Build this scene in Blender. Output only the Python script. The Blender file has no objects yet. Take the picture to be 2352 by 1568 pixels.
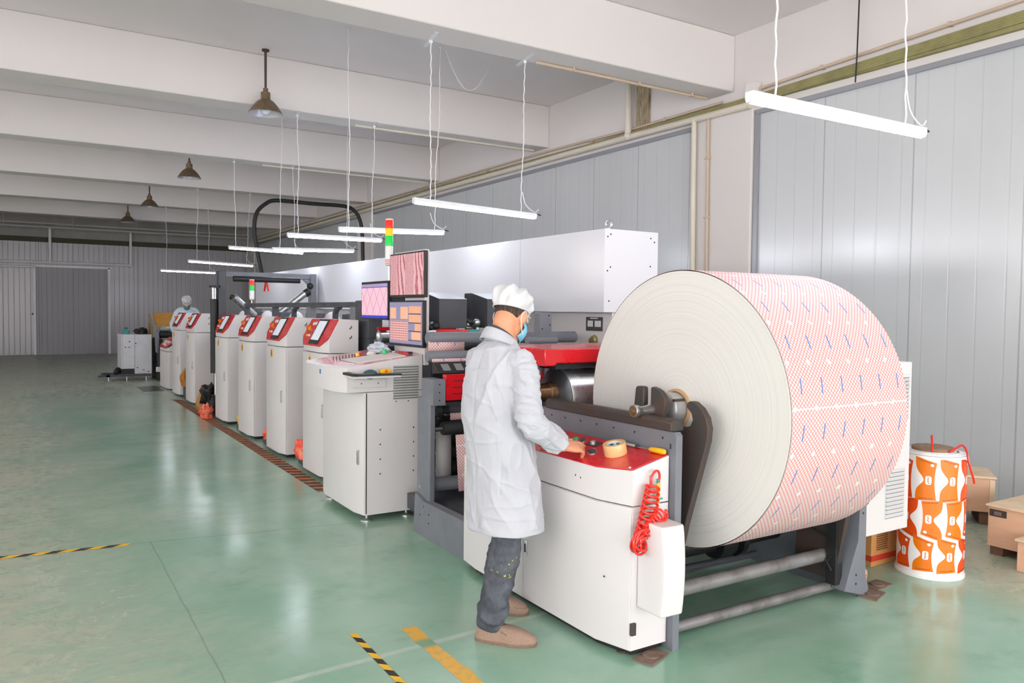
import bpy, bmesh, math, random
from mathutils import Vector, Matrix, noise
random.seed(7)
SC = bpy.context.scene
COL = SC.collection
PI = math.pi

# ------------------------------------------------------------------ materials
def s2l(c):
    out = []
    for v in c:
        v = v / 255.0
        out.append(v / 12.92 if v <= 0.04045 else ((v + 0.055) / 1.055) ** 2.4)
    return (out[0], out[1], out[2], 1.0)

def mth(nt, op, a, b=None, c=None, clamp=False):
    n = nt.nodes.new('ShaderNodeMath'); n.operation = op; n.use_clamp = clamp
    for i, v in enumerate((a, b, c)):
        if v is None: continue
        if isinstance(v, (int, float)): n.inputs[i].default_value = v
        else: nt.links.new(v, n.inputs[i])
    return n.outputs[0]

def mixc(nt, f, a, b):
    n = nt.nodes.new('ShaderNodeMix'); n.data_type = 'RGBA'
    for i, v in ((0, f), (6, a), (7, b)):
        if isinstance(v, (int, float)): n.inputs[i].default_value = v
        elif isinstance(v, tuple): n.inputs[i].default_value = v
        else: nt.links.new(v, n.inputs[i])
    return n.outputs[2]

def noise_n(nt, vec, scale, detail=3, rough=0.55, dist=0.0):
    n = nt.nodes.new('ShaderNodeTexNoise')
    n.inputs['Scale'].default_value = scale; n.inputs['Detail'].default_value = detail
    n.inputs['Roughness'].default_value = rough; n.inputs['Distortion'].default_value = dist
    if vec is not None: nt.links.new(vec, n.inputs['Vector'])
    return n.outputs['Fac']

def scaled(nt, vec, s):
    n = nt.nodes.new('ShaderNodeVectorMath'); n.operation = 'MULTIPLY'
    nt.links.new(vec, n.inputs[0]); n.inputs[1].default_value = s
    return n.outputs[0]

def ramp(nt, f, lo, hi):
    n = nt.nodes.new('ShaderNodeMapRange'); n.interpolation_type = 'SMOOTHSTEP'
    nt.links.new(f, n.inputs[0]); n.inputs[1].default_value = lo; n.inputs[2].default_value = hi
    return n.outputs[0]

def base_mat(name):
    m = bpy.data.materials.new(name); m.use_nodes = True
    nt = m.node_tree; b = nt.nodes['Principled BSDF']
    return m, nt, b

def objco(nt):
    return nt.nodes.new('ShaderNodeTexCoord').outputs['Object']

def geopos(nt):
    return nt.nodes.new('ShaderNodeNewGeometry').outputs['Position']

def sep(nt, v):
    n = nt.nodes.new('ShaderNodeSeparateXYZ'); nt.links.new(v, n.inputs[0]); return n.outputs

def bump(nt, b, h, strength, dist=0.01):
    n = nt.nodes.new('ShaderNodeBump'); n.inputs['Strength'].default_value = strength
    n.inputs['Distance'].default_value = dist
    nt.links.new(h, n.inputs['Height']); nt.links.new(n.outputs[0], b.inputs['Normal'])

def mk(name, rgb, rough=0.5, metal=0.0, var=0.0, vs=3.0, bmp=0.0, bs=60.0, rgb2=None, stretch=(1, 1, 1), spec=0.5, coat=0.0, coords='obj', bd=0.01):
    m, nt, b = base_mat(name)
    c = s2l(rgb)
    b.inputs['Base Color'].default_value = c
    b.inputs['Roughness'].default_value = rough; b.inputs['Metallic'].default_value = metal
    b.inputs['Specular IOR Level'].default_value = spec; b.inputs['Coat Weight'].default_value = coat
    co = None
    if var > 0 or bmp > 0:
        co = scaled(nt, objco(nt) if coords == 'obj' else geopos(nt), stretch)
    if var > 0:
        f = ramp(nt, noise_n(nt, co, vs, 5, 0.6), 0.35, 0.68)
        c2 = s2l(rgb2) if rgb2 else tuple(v * 0.6 for v in c[:3]) + (1,)
        nt.links.new(mixc(nt, mth(nt, 'MULTIPLY', f, var), c, c2), b.inputs['Base Color'])
        nt.links.new(mth(nt, 'MULTIPLY_ADD', f, 0.15, rough), b.inputs['Roughness'])
    if bmp > 0:
        bump(nt, b, noise_n(nt, co, bs, 4, 0.6), bmp, bd)
    return m

def emis(name, rgb, s):
    m, nt, b = base_mat(name)
    b.inputs['Base Color'].default_value = s2l(rgb)
    b.inputs['Emission Color'].default_value = s2l(rgb); b.inputs['Emission Strength'].default_value = s
    b.inputs['Roughness'].default_value = 0.35
    return m

W = {}
W['white'] = mk('white_enamel', (220, 216, 216), 0.34, var=0.10, vs=2.0, rgb2=(204, 197, 195), bmp=0.03, bs=300)
W['white2'] = mk('white_gloss_panel', (222, 223, 229), 0.16)
W['gray'] = mk('gray_press_paint', (120, 123, 131), 0.45, var=0.25, vs=4, rgb2=(98, 100, 106), bmp=0.15, bs=220)
W['dgray'] = mk('dark_gray_paint', (72, 74, 80), 0.45, var=0.2, vs=5, rgb2=(55, 56, 60), bmp=0.1, bs=150)
W['black'] = mk('black_satin', (30, 30, 32), 0.45, var=0.3, vs=8, rgb2=(48, 46, 45))
W['iron'] = mk('dark_cast_steel', (74, 70, 68), 0.5, metal=0.35, var=0.6, vs=6, rgb2=(92, 66, 52), bmp=0.15, bs=90)
W['rub'] = mk('black_rubber', (38, 38, 40), 0.6)
W['red'] = mk('red_enamel', (214, 16, 30), 0.22, var=0.15, vs=3, rgb2=(190, 14, 26), coat=0.4)
W['steel'] = mk('polished_steel', (205, 206, 208), 0.22, metal=0.9, var=0.2, vs=4, rgb2=(170, 172, 176))
W['alu'] = mk('brushed_aluminium', (196, 196, 198), 0.35, metal=0.8, var=0.2, vs=3, stretch=(1, 10, 10))
W['rust'] = mk('oily_brown_steel', (150, 116, 84), 0.3, metal=0.7, var=0.6, vs=14, rgb2=(92, 62, 40))
W['tubes'] = mk('scuffed_gray_tube', (138, 136, 136), 0.35, metal=0.25, var=0.7, vs=7, rgb2=(88, 80, 76), bmp=0.1, bs=40)
W['conc'] = mk('painted_concrete', (224, 219, 217), 0.75, var=0.18, vs=0.6, rgb2=(218, 208, 204), bmp=0.12, bs=30, coords='geo')
W['ceil'] = mk('ceiling_paint', (232, 226, 227), 0.8, var=0.18, vs=0.5, rgb2=(216, 207, 209), bmp=0.1, bs=25, coords='geo')
W['pipe'] = mk('cream_pipe_paint', (222, 214, 200), 0.5, var=0.2, vs=4, rgb2=(205, 190, 172))
W['tanp'] = mk('tan_conduit_paint', (205, 184, 162), 0.55, var=0.2, vs=4)
W['olive'] = mk('olive_tray_dust', (150, 144, 96), 0.7, var=0.5, vs=6, rgb2=(120, 110, 84), bmp=0.2, bs=60)
W['shade'] = mk('aged_lamp_enamel', (128, 108, 84), 0.4, metal=0.4, var=0.5, vs=20, rgb2=(92, 74, 56))
W['shadein'] = mk('lamp_reflector', (215, 215, 225), 0.3, metal=0.5)
W['glass'] = mk('bulb_glass', (225, 228, 238), 0.1, metal=0.1)
W['wire'] = mk('white_cable', (226, 226, 230), 0.5)
W['led'] = emis('led_diffuser', (236, 242, 255), 36.0)
W['ledh'] = mk('led_housing', (232, 234, 238), 0.4)
W['card'] = mk('cardboard', (196, 140, 80), 0.8, var=0.3, vs=6, rgb2=(170, 116, 62), bmp=0.1, bs=80)
W['ply'] = mk('plywood', (222, 178, 146), 0.6, var=0.35, vs=5, rgb2=(205, 155, 122), stretch=(1, 1, 6), bmp=0.05, bs=60)
W['plyt'] = mk('plywood_edge', (232, 205, 172), 0.6, var=0.3, vs=8)
W['hazB'] = mk('tape_black', (44, 42, 40), 0.55, var=0.3, vs=30)
W['hazY'] = mk('tape_yellow', (240, 190, 40), 0.5, var=0.3, vs=20, rgb2=(214, 160, 40))
W['hazO'] = mk('dirty_tape_orange', (206, 122, 70), 0.6, var=0.6, vs=12, rgb2=(110, 70, 48))
W['skin'] = mk('skin', (218, 152, 116), 0.5, var=0.3, vs=14, rgb2=(200, 124, 94), bmp=0.1, bs=180)
W['hair'] = mk('short_black_hair', (40, 32, 28), 0.7, var=0.8, vs=60, rgb2=(104, 80, 66), stretch=(3, 3, 0.6), bmp=0.5, bs=200)
W['paper'] = mk('paper_white', (222, 221, 217), 0.6)
W['pink'] = mk('pinkish_mat', (214, 120, 130), 0.25, coat=0.5)
W['yel'] = mk('yellow_plastic', (240, 186, 20), 0.35)
W['oran'] = mk('orange_plastic', (240, 96, 24), 0.35)
W['teal'] = mk('teal_plastic', (40, 148, 140), 0.35)
W['green'] = mk('green_plastic', (40, 190, 110), 0.3)
W['blue'] = mk('blue_print', (60, 130, 190), 0.4)
W['hose'] = mk('red_polyurethane', (222, 38, 24), 0.25, coat=0.4)
W['amber'] = mk('amber_cover', (190, 136, 54), 0.35, var=0.3, vs=4)

# ------------------------------------------------------------------ mesh builder
def smooth_path(pts, n=5):
    P = [Vector(p) for p in pts]; D = []
    for i in range(len(P) - 1):
        p0 = P[max(i - 1, 0)]; p1 = P[i]; p2 = P[i + 1]; p3 = P[min(i + 2, len(P) - 1)]
        for k in range(n):
            t = k / n; t2 = t * t; t3 = t2 * t
            D.append(0.5 * ((2 * p1) + (p2 - p0) * t + (2 * p0 - 5 * p1 + 4 * p2 - p3) * t2 + (3 * p1 - p0 - 3 * p2 + p3) * t3))
    D.append(P[-1]); return D

class MB:
    def __init__(s): s.v = []; s.f = []; s.mi = []; s.m = 0
    def add(s, vs, fs):
        o = len(s.v); s.v += [tuple(v) for v in vs]
        for f in fs: s.f.append(tuple(i + o for i in f)); s.mi.append(s.m)
        return s
    def box(s, x0, x1, y0, y1, z0, z1):
        vs = [(x, y, z) for z in (z0, z1) for y in (y0, y1) for x in (x0, x1)]
        return s.add(vs, [(0, 2, 3, 1), (4, 5, 7, 6), (0, 1, 5, 4), (2, 6, 7, 3), (0, 4, 6, 2), (1, 3, 7, 5)])
    def prism(s, pts, ax, a, b):
        # pts in the plane of the two other axes (cyclic-free order xy, xz, yz)
        def P(p, t):
            return (t, p[0], p[1]) if ax == 'x' else ((p[0], t, p[1]) if ax == 'y' else (p[0], p[1], t))
        n = len(pts); vs = [P(p, a) for p in pts] + [P(p, b) for p in pts]
        fs = [tuple(range(n)), tuple(range(2 * n - 1, n - 1, -1))]
        for i in range(n): j = (i + 1) % n; fs.append((i, i + n, j + n, j))
        return s.add(vs, fs)
    def hull(s, pts):
        bm = bmesh.new()
        for p in pts: bm.verts.new(p)
        r = bmesh.ops.convex_hull(bm, input=bm.verts)
        bmesh.ops.delete(bm, geom=[v for v in bm.verts if not v.link_faces], context='VERTS')
        bmesh.ops.dissolve_limit(bm, angle_limit=0.01, verts=bm.verts, edges=bm.edges)
        bm.verts.index_update()
        s.add([v.co for v in bm.verts], [[v.index for v in f.verts] for f in bm.faces]); bm.free()
        return s
    def ring_loft(s, rings, cap=True):
        n = len(rings[0]); vs = [p for r in rings for p in r]; fs = []
        for k in range(len(rings) - 1):
            for i in range(n):
                j = (i + 1) % n
                fs.append((k * n + i, k * n + j, (k + 1) * n + j, (k + 1) * n + i))
        if cap:
            fs.append(tuple(range(n - 1, -1, -1))); fs.append(tuple((len(rings) - 1) * n + i for i in range(n)))
        return s.add(vs, fs)
    def tube(s, path, r, n=10, cap=True, closed=False):
        path = [Vector(p) for p in path]; N = len(path)
        rr = r if isinstance(r, (list, tuple)) else [r] * N
        rings = []; up = None
        for i, p in enumerate(path):
            t = (path[min(i + 1, N - 1)] - path[max(i - 1, 0)])
            if t.length < 1e-9: t = Vector((0, 0, 1))
            t.normalize()
            if up is None:
                up = t.cross(Vector((0.13, 0.27, 1)))
                if up.length < 0.1: up = t.cross(Vector((1, 0, 0)))
                up.normalize()
            else:
                up = (up - t * up.dot(t)); up.normalize()
            w = t.cross(up)
            rings.append([p + (up * math.cos(2 * PI * k / n) + w * math.sin(2 * PI * k / n)) * rr[i] for k in range(n)])
        return s.ring_loft(rings, cap)
    def cyl(s, p, q, r, n=24, r2=None):
        return s.tube([p, q], [r, r if r2 is None else r2], n)
    def lathe(s, prof, o, ax=(0, 0, 1), n=32, cap=False):
        ax = Vector(ax).normalized(); o = Vector(o)
        u = ax.cross(Vector((0, 1, 0)) if abs(ax.y) < 0.9 else Vector((1, 0, 0))).normalized(); w = ax.cross(u)
        rings = [[o + ax * t + (u * math.cos(2 * PI * k / n) + w * math.sin(2 * PI * k / n)) * max(r, 1e-4) for k in range(n)] for r, t in prof]
        return s.ring_loft(rings, cap)
    def ball(s, c, r, sc=(1, 1, 1), n=12, M=None):
        rings = []
        for k in range(n + 1):
            a = -PI / 2 + PI * k / n
            ring = []
            for i in range(n * 2):
                v = Vector((math.cos(a) * math.cos(PI * i / n) * sc[0], math.cos(a) * math.sin(PI * i / n) * sc[1], math.sin(a) * sc[2])) * r
                if k in (0, n): v = Vector((1e-4 * math.cos(PI * i / n), 1e-4 * math.sin(PI * i / n), v.z))
                if M is not None: v = M @ v
                ring.append(Vector(c) + v)
            rings.append(ring)
        return s.ring_loft(rings, True)
    def quad(s, a, b, c, d): return s.add([a, b, c, d], [(0, 1, 2, 3)])
    def slab(s, pts, nrm, t):
        # extruded polygon: pts 3-D, thickness t along nrm
        nrm = Vector(nrm).normalized() * t; n = len(pts)
        vs = [Vector(p) for p in pts] + [Vector(p) + nrm for p in pts]
        fs = [tuple(range(n - 1, -1, -1)), tuple(range(n, 2 * n))]
        for i in range(n): j = (i + 1) % n; fs.append((i, j, j + n, i + n))
        return s.add(vs, fs)
    def mesh(s, name, mats, smooth=42):
        me = bpy.data.meshes.new(name); me.from_pydata(s.v, [], s.f); me.validate()
        for m in (mats if isinstance(mats, (list, tuple)) else [mats]): me.materials.append(m)
        if len(s.mi) == len(me.polygons): me.polygons.foreach_set('material_index', s.mi)
        bm = bmesh.new(); bm.from_mesh(me); bmesh.ops.recalc_face_normals(bm, faces=bm.faces); bm.to_mesh(me); bm.free()
        if smooth:
            me.polygons.foreach_set('use_smooth', [True] * len(me.polygons)); me.set_sharp_from_angle(angle=math.radians(smooth))
        me.update()
        return me
    def build(s, name, mats, parent=None, bevel=0, smooth=42, seg=2):
        o = bpy.data.objects.new(name, s.mesh(name, mats, smooth)); COL.objects.link(o)
        par(o, parent)
        if bevel:
            b = o.modifiers.new('Bevel', 'BEVEL'); b.width = bevel; b.segments = seg; b.limit_method = 'ANGLE'; b.angle_limit = math.radians(40)
            b.harden_normals = False
        return o

def par(o, parent):
    if parent is not None:
        o.parent = parent
        if parent.parent is None and parent.type == 'EMPTY':
            o.matrix_parent_inverse = Matrix.Translation(-parent.location)

def thing(name, label, cat, loc, group=None):
    o = bpy.data.objects.new(name, None); o.empty_display_size = 0.1; COL.objects.link(o)
    o.location = loc; o['label'] = label; o['category'] = cat
    if group: o['group'] = group
    return o

def tag(o, label, cat, group=None):
    o['label'] = label; o['category'] = cat
    if group: o['group'] = group
    return o

def struct(o):
    o['kind'] = 'structure'; return o

def copy_tree(o, parent=None):
    c = o.copy(); COL.objects.link(c)
    if parent is not None: c.parent = parent
    for ch in list(o.children): copy_tree(ch, c)
    return c

def L(o, label): o['label'] = label; return o
# ------------------------------------------------------------------ room shell
WX = 7.0; BY = 29.4; CZ = 4.76; BZ = 4.12; LX = -7.0; NY = -6.0

def floor_mat():
    m, nt, b = base_mat('worn_green_epoxy_floor')
    p = geopos(nt); x, y, z = sep(nt, p)
    flat = scaled(nt, p, (1, 1, 0))
    green = s2l((134, 176, 152)); green2 = s2l((158, 190, 170)); tan = s2l((190, 183, 166)); dark = s2l((112, 158, 134))
    n1 = ramp(nt, noise_n(nt, flat, 0.9, 6, 0.6, 0.4), 0.35, 0.7)
    n2 = ramp(nt, noise_n(nt, scaled(nt, p, (2.2, 3.0, 0)), 2.2, 9, 0.74, 0.8), 0.28, 0.78)
    n3 = ramp(nt, noise_n(nt, flat, 0.45, 4, 0.5), 0.4, 0.62)
    base = mixc(nt, n1, green, green2)
    base = mixc(nt, mth(nt, 'MULTIPLY', ramp(nt, noise_n(nt, scaled(nt, p, (2, 2.6, 0)), 1.2, 6, 0.65), 0.5, 0.75), 0.5), base, dark)
    # worn traffic lane on the left side of the aisle and in the far corner by the boxes
    lane = ramp(nt, mth(nt, 'MULTIPLY_ADD', mth(nt, 'SUBTRACT', noise_n(nt, flat, 0.5, 3), 0.5), 1.6, x), 1.15, -0.5)
    far = ramp(nt, y, 11.0, 19.0)
    right = ramp(nt, mth(nt, 'MULTIPLY_ADD', mth(nt, 'SUBTRACT', noise_n(nt, flat, 0.8, 3), 0.5), 1.0, x), 4.3, 5.2)
    wear = mth(nt, 'MAXIMUM', mth(nt, 'MAXIMUM', lane, far), right)
    wear = mth(nt, 'MULTIPLY', wear, mth(nt, 'MULTIPLY_ADD', n2, 0.55, 0.35))
    base = mixc(nt, wear, base, tan)
    patch = mth(nt, 'MULTIPLY', mth(nt, 'MULTIPLY', n2, n3), 0.35)
    base = mixc(nt, patch, base, s2l((190, 186, 160)))
    # cracks / joints: distance to straight lines, wobbled
    wob = mth(nt, 'MULTIPLY_ADD', noise_n(nt, flat, 3.0, 4), 0.10, -0.05)
    def joint(expr, w):
        d = mth(nt, 'ABSOLUTE', mth(nt, 'ADD', expr, mth(nt, 'MULTIPLY', wob, 0.25)))
        return ramp(nt, d, w, w * 0.25)
    yl = mth(nt, 'ADD', mth(nt, 'SUBTRACT', y, 5.78), mth(nt, 'MULTIPLY', x, 0.165))
    j1 = joint(yl, 0.008)
    j2 = joint(mth(nt, 'SUBTRACT', x, 0.70), 0.0065)
    y3 = mth(nt, 'ADD', mth(nt, 'SUBTRACT', y, 3.20), mth(nt, 'MULTIPLY', x, -0.05))
    j2 = mth(nt, 'MULTIPLY', j2, mth(nt, 'MULTIPLY_ADD', mth(nt, 'LESS_THAN', y, 5.68), 0.75, 0.15))
    j3 = joint(y3, 0.03)
    j4 = joint(mth(nt, 'SUBTRACT', x, mth(nt, 'MULTIPLY_ADD', mth(nt, 'SUBTRACT', y, 28.5), -0.05, 2.3)), 0.02)
    j4 = mth(nt, 'MULTIPLY', j4, mth(nt, 'GREATER_THAN', y, 18.0))
    jj = mth(nt, 'MAXIMUM', mth(nt, 'MAXIMUM', j1, j2), j4)
    base = mixc(nt, mth(nt, 'MULTIPLY', jj, 0.40), base, s2l((92, 104, 88)))
    base = mixc(nt, mth(nt, 'MULTIPLY', j3, mth(nt, 'MULTIPLY_ADD', n2, 0.6, 0.3)), base, s2l((196, 206, 196)))
    # fine scuffs
    sc = ramp(nt, noise_n(nt, scaled(nt, p, (13, 18, 0)), 1.0, 8, 0.75, 1.0), 0.62, 0.74)
    base = mixc(nt, mth(nt, 'MULTIPLY', sc, 0.30), base, s2l((104, 112, 102)))
    fl = ramp(nt, noise_n(nt, scaled(nt, p, (6, 11, 0)), 1.4, 9, 0.78, 1.4), 0.46, 0.64)
    base = mixc(nt, mth(nt, 'MULTIPLY', mth(nt, 'MULTIPLY', fl, wear), 0.55), base, s2l((104, 112, 94)))
    fl2 = ramp(nt, noise_n(nt, scaled(nt, p, (4, 8, 0)), 1.1, 8, 0.75, 0.8), 0.48, 0.66)
    base = mixc(nt, mth(nt, 'MULTIPLY', mth(nt, 'MULTIPLY', fl2, wear), 0.5), base, s2l((206, 198, 180)))
    nt.links.new(base, b.inputs['Base Color'])
    rg = mth(nt, 'MULTIPLY_ADD', n2, 0.03, mth(nt, 'MULTIPLY_ADD', wear, 0.22, 0.17))
    nt.links.new(rg, b.inputs['Roughness'])
    b.inputs['Specular IOR Level'].default_value = 0.55
    h = mth(nt, 'ADD', mth(nt, 'MULTIPLY', noise_n(nt, flat, 7, 4), 0.5), mth(nt, 'MULTIPLY', noise_n(nt, flat, 45, 3), 0.10))
    h = mth(nt, 'SUBTRACT', h, mth(nt, 'MULTIPLY', mth(nt, 'MAXIMUM', jj, j3), 0.5))
    bump(nt, b, h, 0.10, 0.012)
    return m

def panel_mat(name, rgb, axis, pitch, rough, metal, depth):
    # ribbed metal sandwich panel: fine ribs plus a joint every metre
    m, nt, b = base_mat(name)
    p = geopos(nt); q = sep(nt, p)[axis]
    c = s2l(rgb); b.inputs['Metallic'].default_value = metal
    u = mth(nt, 'MODULO', mth(nt, 'ADD', q, 50.0), pitch)
    rib = ramp(nt, mth(nt, 'ABSOLUTE', mth(nt, 'SUBTRACT', u, pitch / 2)), 0.012, 0.004)
    u2 = mth(nt, 'MODULO', mth(nt, 'ADD', q, 50.0), 0.96)
    jn = ramp(nt, mth(nt, 'ABSOLUTE', mth(nt, 'SUBTRACT', u2, 0.48)), 0.010, 0.004)
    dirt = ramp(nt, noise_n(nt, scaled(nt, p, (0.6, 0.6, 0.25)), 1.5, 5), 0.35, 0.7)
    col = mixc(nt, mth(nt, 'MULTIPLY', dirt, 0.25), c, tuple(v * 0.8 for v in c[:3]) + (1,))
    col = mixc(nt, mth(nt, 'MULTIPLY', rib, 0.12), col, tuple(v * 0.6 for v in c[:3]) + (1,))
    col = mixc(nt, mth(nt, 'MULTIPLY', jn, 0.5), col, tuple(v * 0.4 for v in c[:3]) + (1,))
    nt.links.new(col, b.inputs['Base Color'])
    b.inputs['Roughness'].default_value = rough
    h = mth(nt, 'ADD', mth(nt, 'MULTIPLY', mth(nt, 'ADD', rib, jn), -0.6), mth(nt, 'MULTIPLY', noise_n(nt, scaled(nt, p, (1, 1, 0.2)), 2.5, 2), 0.5))
    bump(nt, b, h, depth, 0.008)
    return m

W['floor'] = floor_mat()
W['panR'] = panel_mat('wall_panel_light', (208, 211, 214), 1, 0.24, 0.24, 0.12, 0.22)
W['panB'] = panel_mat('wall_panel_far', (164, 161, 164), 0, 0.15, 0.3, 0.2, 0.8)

struct(MB().box(LX, WX + 0.3, NY, BY + 0.3, -0.2, 0).build('floor', W['floor']))
struct(MB().box(LX, WX + 0.3, NY, BY + 0.3, CZ, CZ + 0.2).build('ceiling', W['ceil']))
# right wall: panel infill below, concrete band above, columns
struct(MB().box(WX, WX + 0.2, NY, BY, 0, 3.845).build('wall_right', W['panR']))
struct(MB().box(WX - 0.03, WX + 0.2, NY, BY, 3.85, CZ).build('trim_1', W['conc']))
mb = MB()
mb.box(WX - 0.035, WX, NY, 6.08, 3.80, 3.85); mb.box(WX - 0.035, WX, 7.02, 17.4, 3.80, 3.85); mb.box(WX - 0.035, WX, 18.3, 28.9, 3.80, 3.85)
mb.box(WX - 0.03, WX, 6.03, 6.09, 0, 3.8); mb.box(WX - 0.03, WX, 7.01, 7.06, 0, 3.8)
struct(mb.build('trim_2', mk('panel_edge_trim', (158, 160, 166), 0.35, metal=0.4)))
mb = MB()
for y in (6.55, 17.9, 29.0): mb.box(WX - 0.06, WX + 0.2, y - 0.45, y + 0.45, 0, 3.93)
struct(mb.build('trim_3', W['conc'], bevel=0.01))
# near wall behind the camera, unseen; lintel and opening added to shape the daylight
struct(MB().box(LX, WX, NY - 0.2, NY, 3.3, CZ).build('wall_near', W['conc']))
# back wall
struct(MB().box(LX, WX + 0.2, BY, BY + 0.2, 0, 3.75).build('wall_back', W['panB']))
struct(MB().box(LX, WX + 0.2, BY + 0.02, BY + 0.22, 3.75, CZ).build('trim_4', mk('far_wall_band', (168, 164, 160), 0.8, var=0.2)))
struct(MB().box(LX, WX, BY - 0.05, BY, 3.62, 3.78).build('trim_5', mk('dusty_olive_beam', (70, 68, 52), 0.7)))
# left wall outside the frame; unseen window openings added to let daylight in
mb = MB()
mb.box(LX - 0.2, LX, NY, BY, 3.6, CZ); mb.box(LX - 0.2, LX, NY, BY, 0, 0.9)
for y in (-6.0, -3.4, -0.8): mb.box(LX - 0.2, LX, y, y + 0.5, 0.9, 3.6)
mb.box(LX - 0.2, LX, 2.0, BY, 0.9, 2.3); mb.box(LX - 0.2, LX, 20.0, BY, 2.3, 3.6)
for y in (2.0, 5.8, 9.6, 13.4, 17.2): mb.box(LX - 0.2, LX, y, y + 0.5, 2.3, 3.6)
struct(mb.build('wall_left', W['conc']))
# beams across the hall
for i, y in enumerate((2.60 - 0.0, 6.40, 10.15, 13.95, 17.75, 21.55, 25.35)):
    if i == 0: continue
    struct(MB().box(LX, WX - 0.03, y, y + 0.42, BZ, CZ).build('trim_%d' % (5 + i), W['conc'], bevel=0.012))
struct(MB().box(LX, WX - 0.03, -1.2, -0.78, BZ, CZ).build('trim_12', W['conc'], bevel=0.012))

# far door in the back wall with its sliding-rail pipes
PB = mk('white_steel_pipe', (242, 242, 244), 0.3)
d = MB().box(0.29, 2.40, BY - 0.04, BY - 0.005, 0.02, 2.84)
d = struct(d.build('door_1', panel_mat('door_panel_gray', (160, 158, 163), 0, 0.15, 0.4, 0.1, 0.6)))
mb = MB()
for x in (0.28, 2.41): mb.box(x - 0.035, x + 0.035, BY - 0.09, BY - 0.04, 0.0, 2.86)
mb.box(0.28, 2.5, BY - 0.09, BY - 0.04, 2.82, 2.88)
mb.build('door_frame', PB, d)
mb = MB(); mb.box(-0.75, 0.27, BY - 0.08, BY - 0.03, 1.28, 1.38); mb.box(0.2, 0.27, BY - 0.08, BY - 0.03, 0.02, 1.35)
mb.box(-7, 0.27, BY - 0.03, BY - 0.005, 0.02, 1.28)
mb.build('door_leaf', W['panB'], d)

def pipe_thing(name, label, pts, r, mat, cat='pipe', group=None, clips=(), n=12):
    mb = MB().tube(pts, r, n)
    for (a, b, c, d2, e, f) in clips: mb.box(a, b, c, d2, e, f)
    return tag(mb.build(name, mat), label, cat, group)

mb = MB()
mb.cyl((-7, BY - 0.14, 2.96), (3.06, BY - 0.14, 2.97), 0.045); mb.cyl((3.06, BY - 0.14, 2.95), (3.06, BY - 0.14, 4.06), 0.045)
mb.cyl((0.72, BY - 0.14, 2.97), (0.72, BY - 0.14, 4.06), 0.045); mb.cyl((-7, BY - 0.14, 2.81), (0.25, BY - 0.14, 2.81), 0.035)
for x in (0.72, 3.06): mb.ball((x, BY - 0.14, 2.97), 0.07, n=8)
tag(mb.build('riser_pipe_run', PB), 'white pipe run with two risers along the far gray wall above the door', 'pipe')
mb = MB(); mb.cyl((-7, BY - 1.4, 4.1), (WX, BY - 1.4, 4.1), 0.03); mb.cyl((-7, BY - 1.5, 3.98), (WX, BY - 1.5, 3.98), 0.03)
for x in (-0.5, 1.3, 3.1, 5.0): mb.cyl((x, BY - 1.45, 3.96), (x, BY - 1.45, CZ), 0.012, 8)
tag(mb.build('ceiling_pipe_pair', mk('gray_pipe', (176, 176, 172), 0.5)), 'pair of thin pale pipes hung across the hall before the far wall', 'pipe')

# pipes along the right wall
zc = lambda y: 4.15 - (y - 3.3) * 0.0
mb = MB().tube([(6.93, -6, 4.20), (6.93, 3.3, 4.15), (6.93, 6.0, 4.06)], 0.016, 10).tube([(6.93, 6.55, 4.03), (6.93, 8.2, 4.02), (6.93, 10.0, 4.06), (6.93, 28, 4.08)], 0.016, 10)
for y in (0.5, 2.0, 3.9, 5.2, 7.5, 9, 12, 15): mb.box(6.905, 6.97, y - 0.012, y + 0.012, {0.5: 4.16, 2.0: 4.145, 3.9: 4.115, 5.2: 4.07}.get(y, 4.0), {0.5: 4.20, 2.0: 4.185, 3.9: 4.155, 5.2: 4.11}.get(y, 4.05))
tag(MB().box(6.85, 6.968, 6.0, 6.14, 3.99, 4.13).build('junction_box', W['conc'], bevel=0.006), 'white junction box on the right wall at the end of the nearest beam', 'junction box')
tag(mb.build('conduit_run', W['tanp']), 'thin tan conduit clipped along the right wall above the olive tray', 'conduit')
mb = MB()
for k in range(5): mb.tube([(6.91 - 0.01 * (k % 2), -6, 4.04 - k * 0.018), (6.91, 3.3, 4.045 - k * 0.018), (6.91, 6.2, 3.985 - k * 0.018), (6.91, 9, 3.975 - k * 0.016), (6.90, 14, 4.0 - k * 0.016), (6.91, 28.5, 3.95 - k * 0.016)], 0.013, 8)
mb.box(6.92, 6.97, -6, 28.5, 3.92, 3.96)
tag(mb.build('cable_tray', W['olive']), 'dusty olive bundle of cables running along the right wall', 'cable tray')
mb = MB().tube([(6.9, 6.1, 3.90), (6.9, 8, 3.92), (6.9, 14, 3.93), (6.9, 28.5, 3.88)], 0.04, 12)
mb.tube([(6.88, 8.16, 3.92), (6.88, 8.16, 4.75)], 0.045, 12); mb.ball((6.88, 8.16, 3.93), 0.055, n=8)
tag(mb.build('cream_pipe', W['pipe']), 'thick cream pipe along the right wall below the olive cables', 'pipe')
mb = MB().tube([(6.89, 6.95, 3.9), (6.89, 6.93, 2.0), (6.89, 6.93, 0.0)], 0.032, 10); mb.box(6.86, 6.94, 6.89, 6.97, 2.0, 2.02)
tag(mb.build('drop_pipe', W['pipe']), 'cream drop pipe at the left edge of the near wall column', 'pipe')
mb = MB().tube([(6.91, 6.74, 3.87), (6.91, 6.72, 2.0), (6.91, 6.72, 0.0)], 0.02, 10)
for z in (3.4, 2.7, 1.9): mb.box(6.88, 6.94, 6.70, 6.76, z, z + 0.02)
tag(mb.build('drop_pipe', W['tanp']), 'thin tan drop pipe down the middle of the near wall column', 'pipe')
mb = MB(); mb.box(6.93, 6.975, 7.82, 8.06, 3.96, 4.7)
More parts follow.
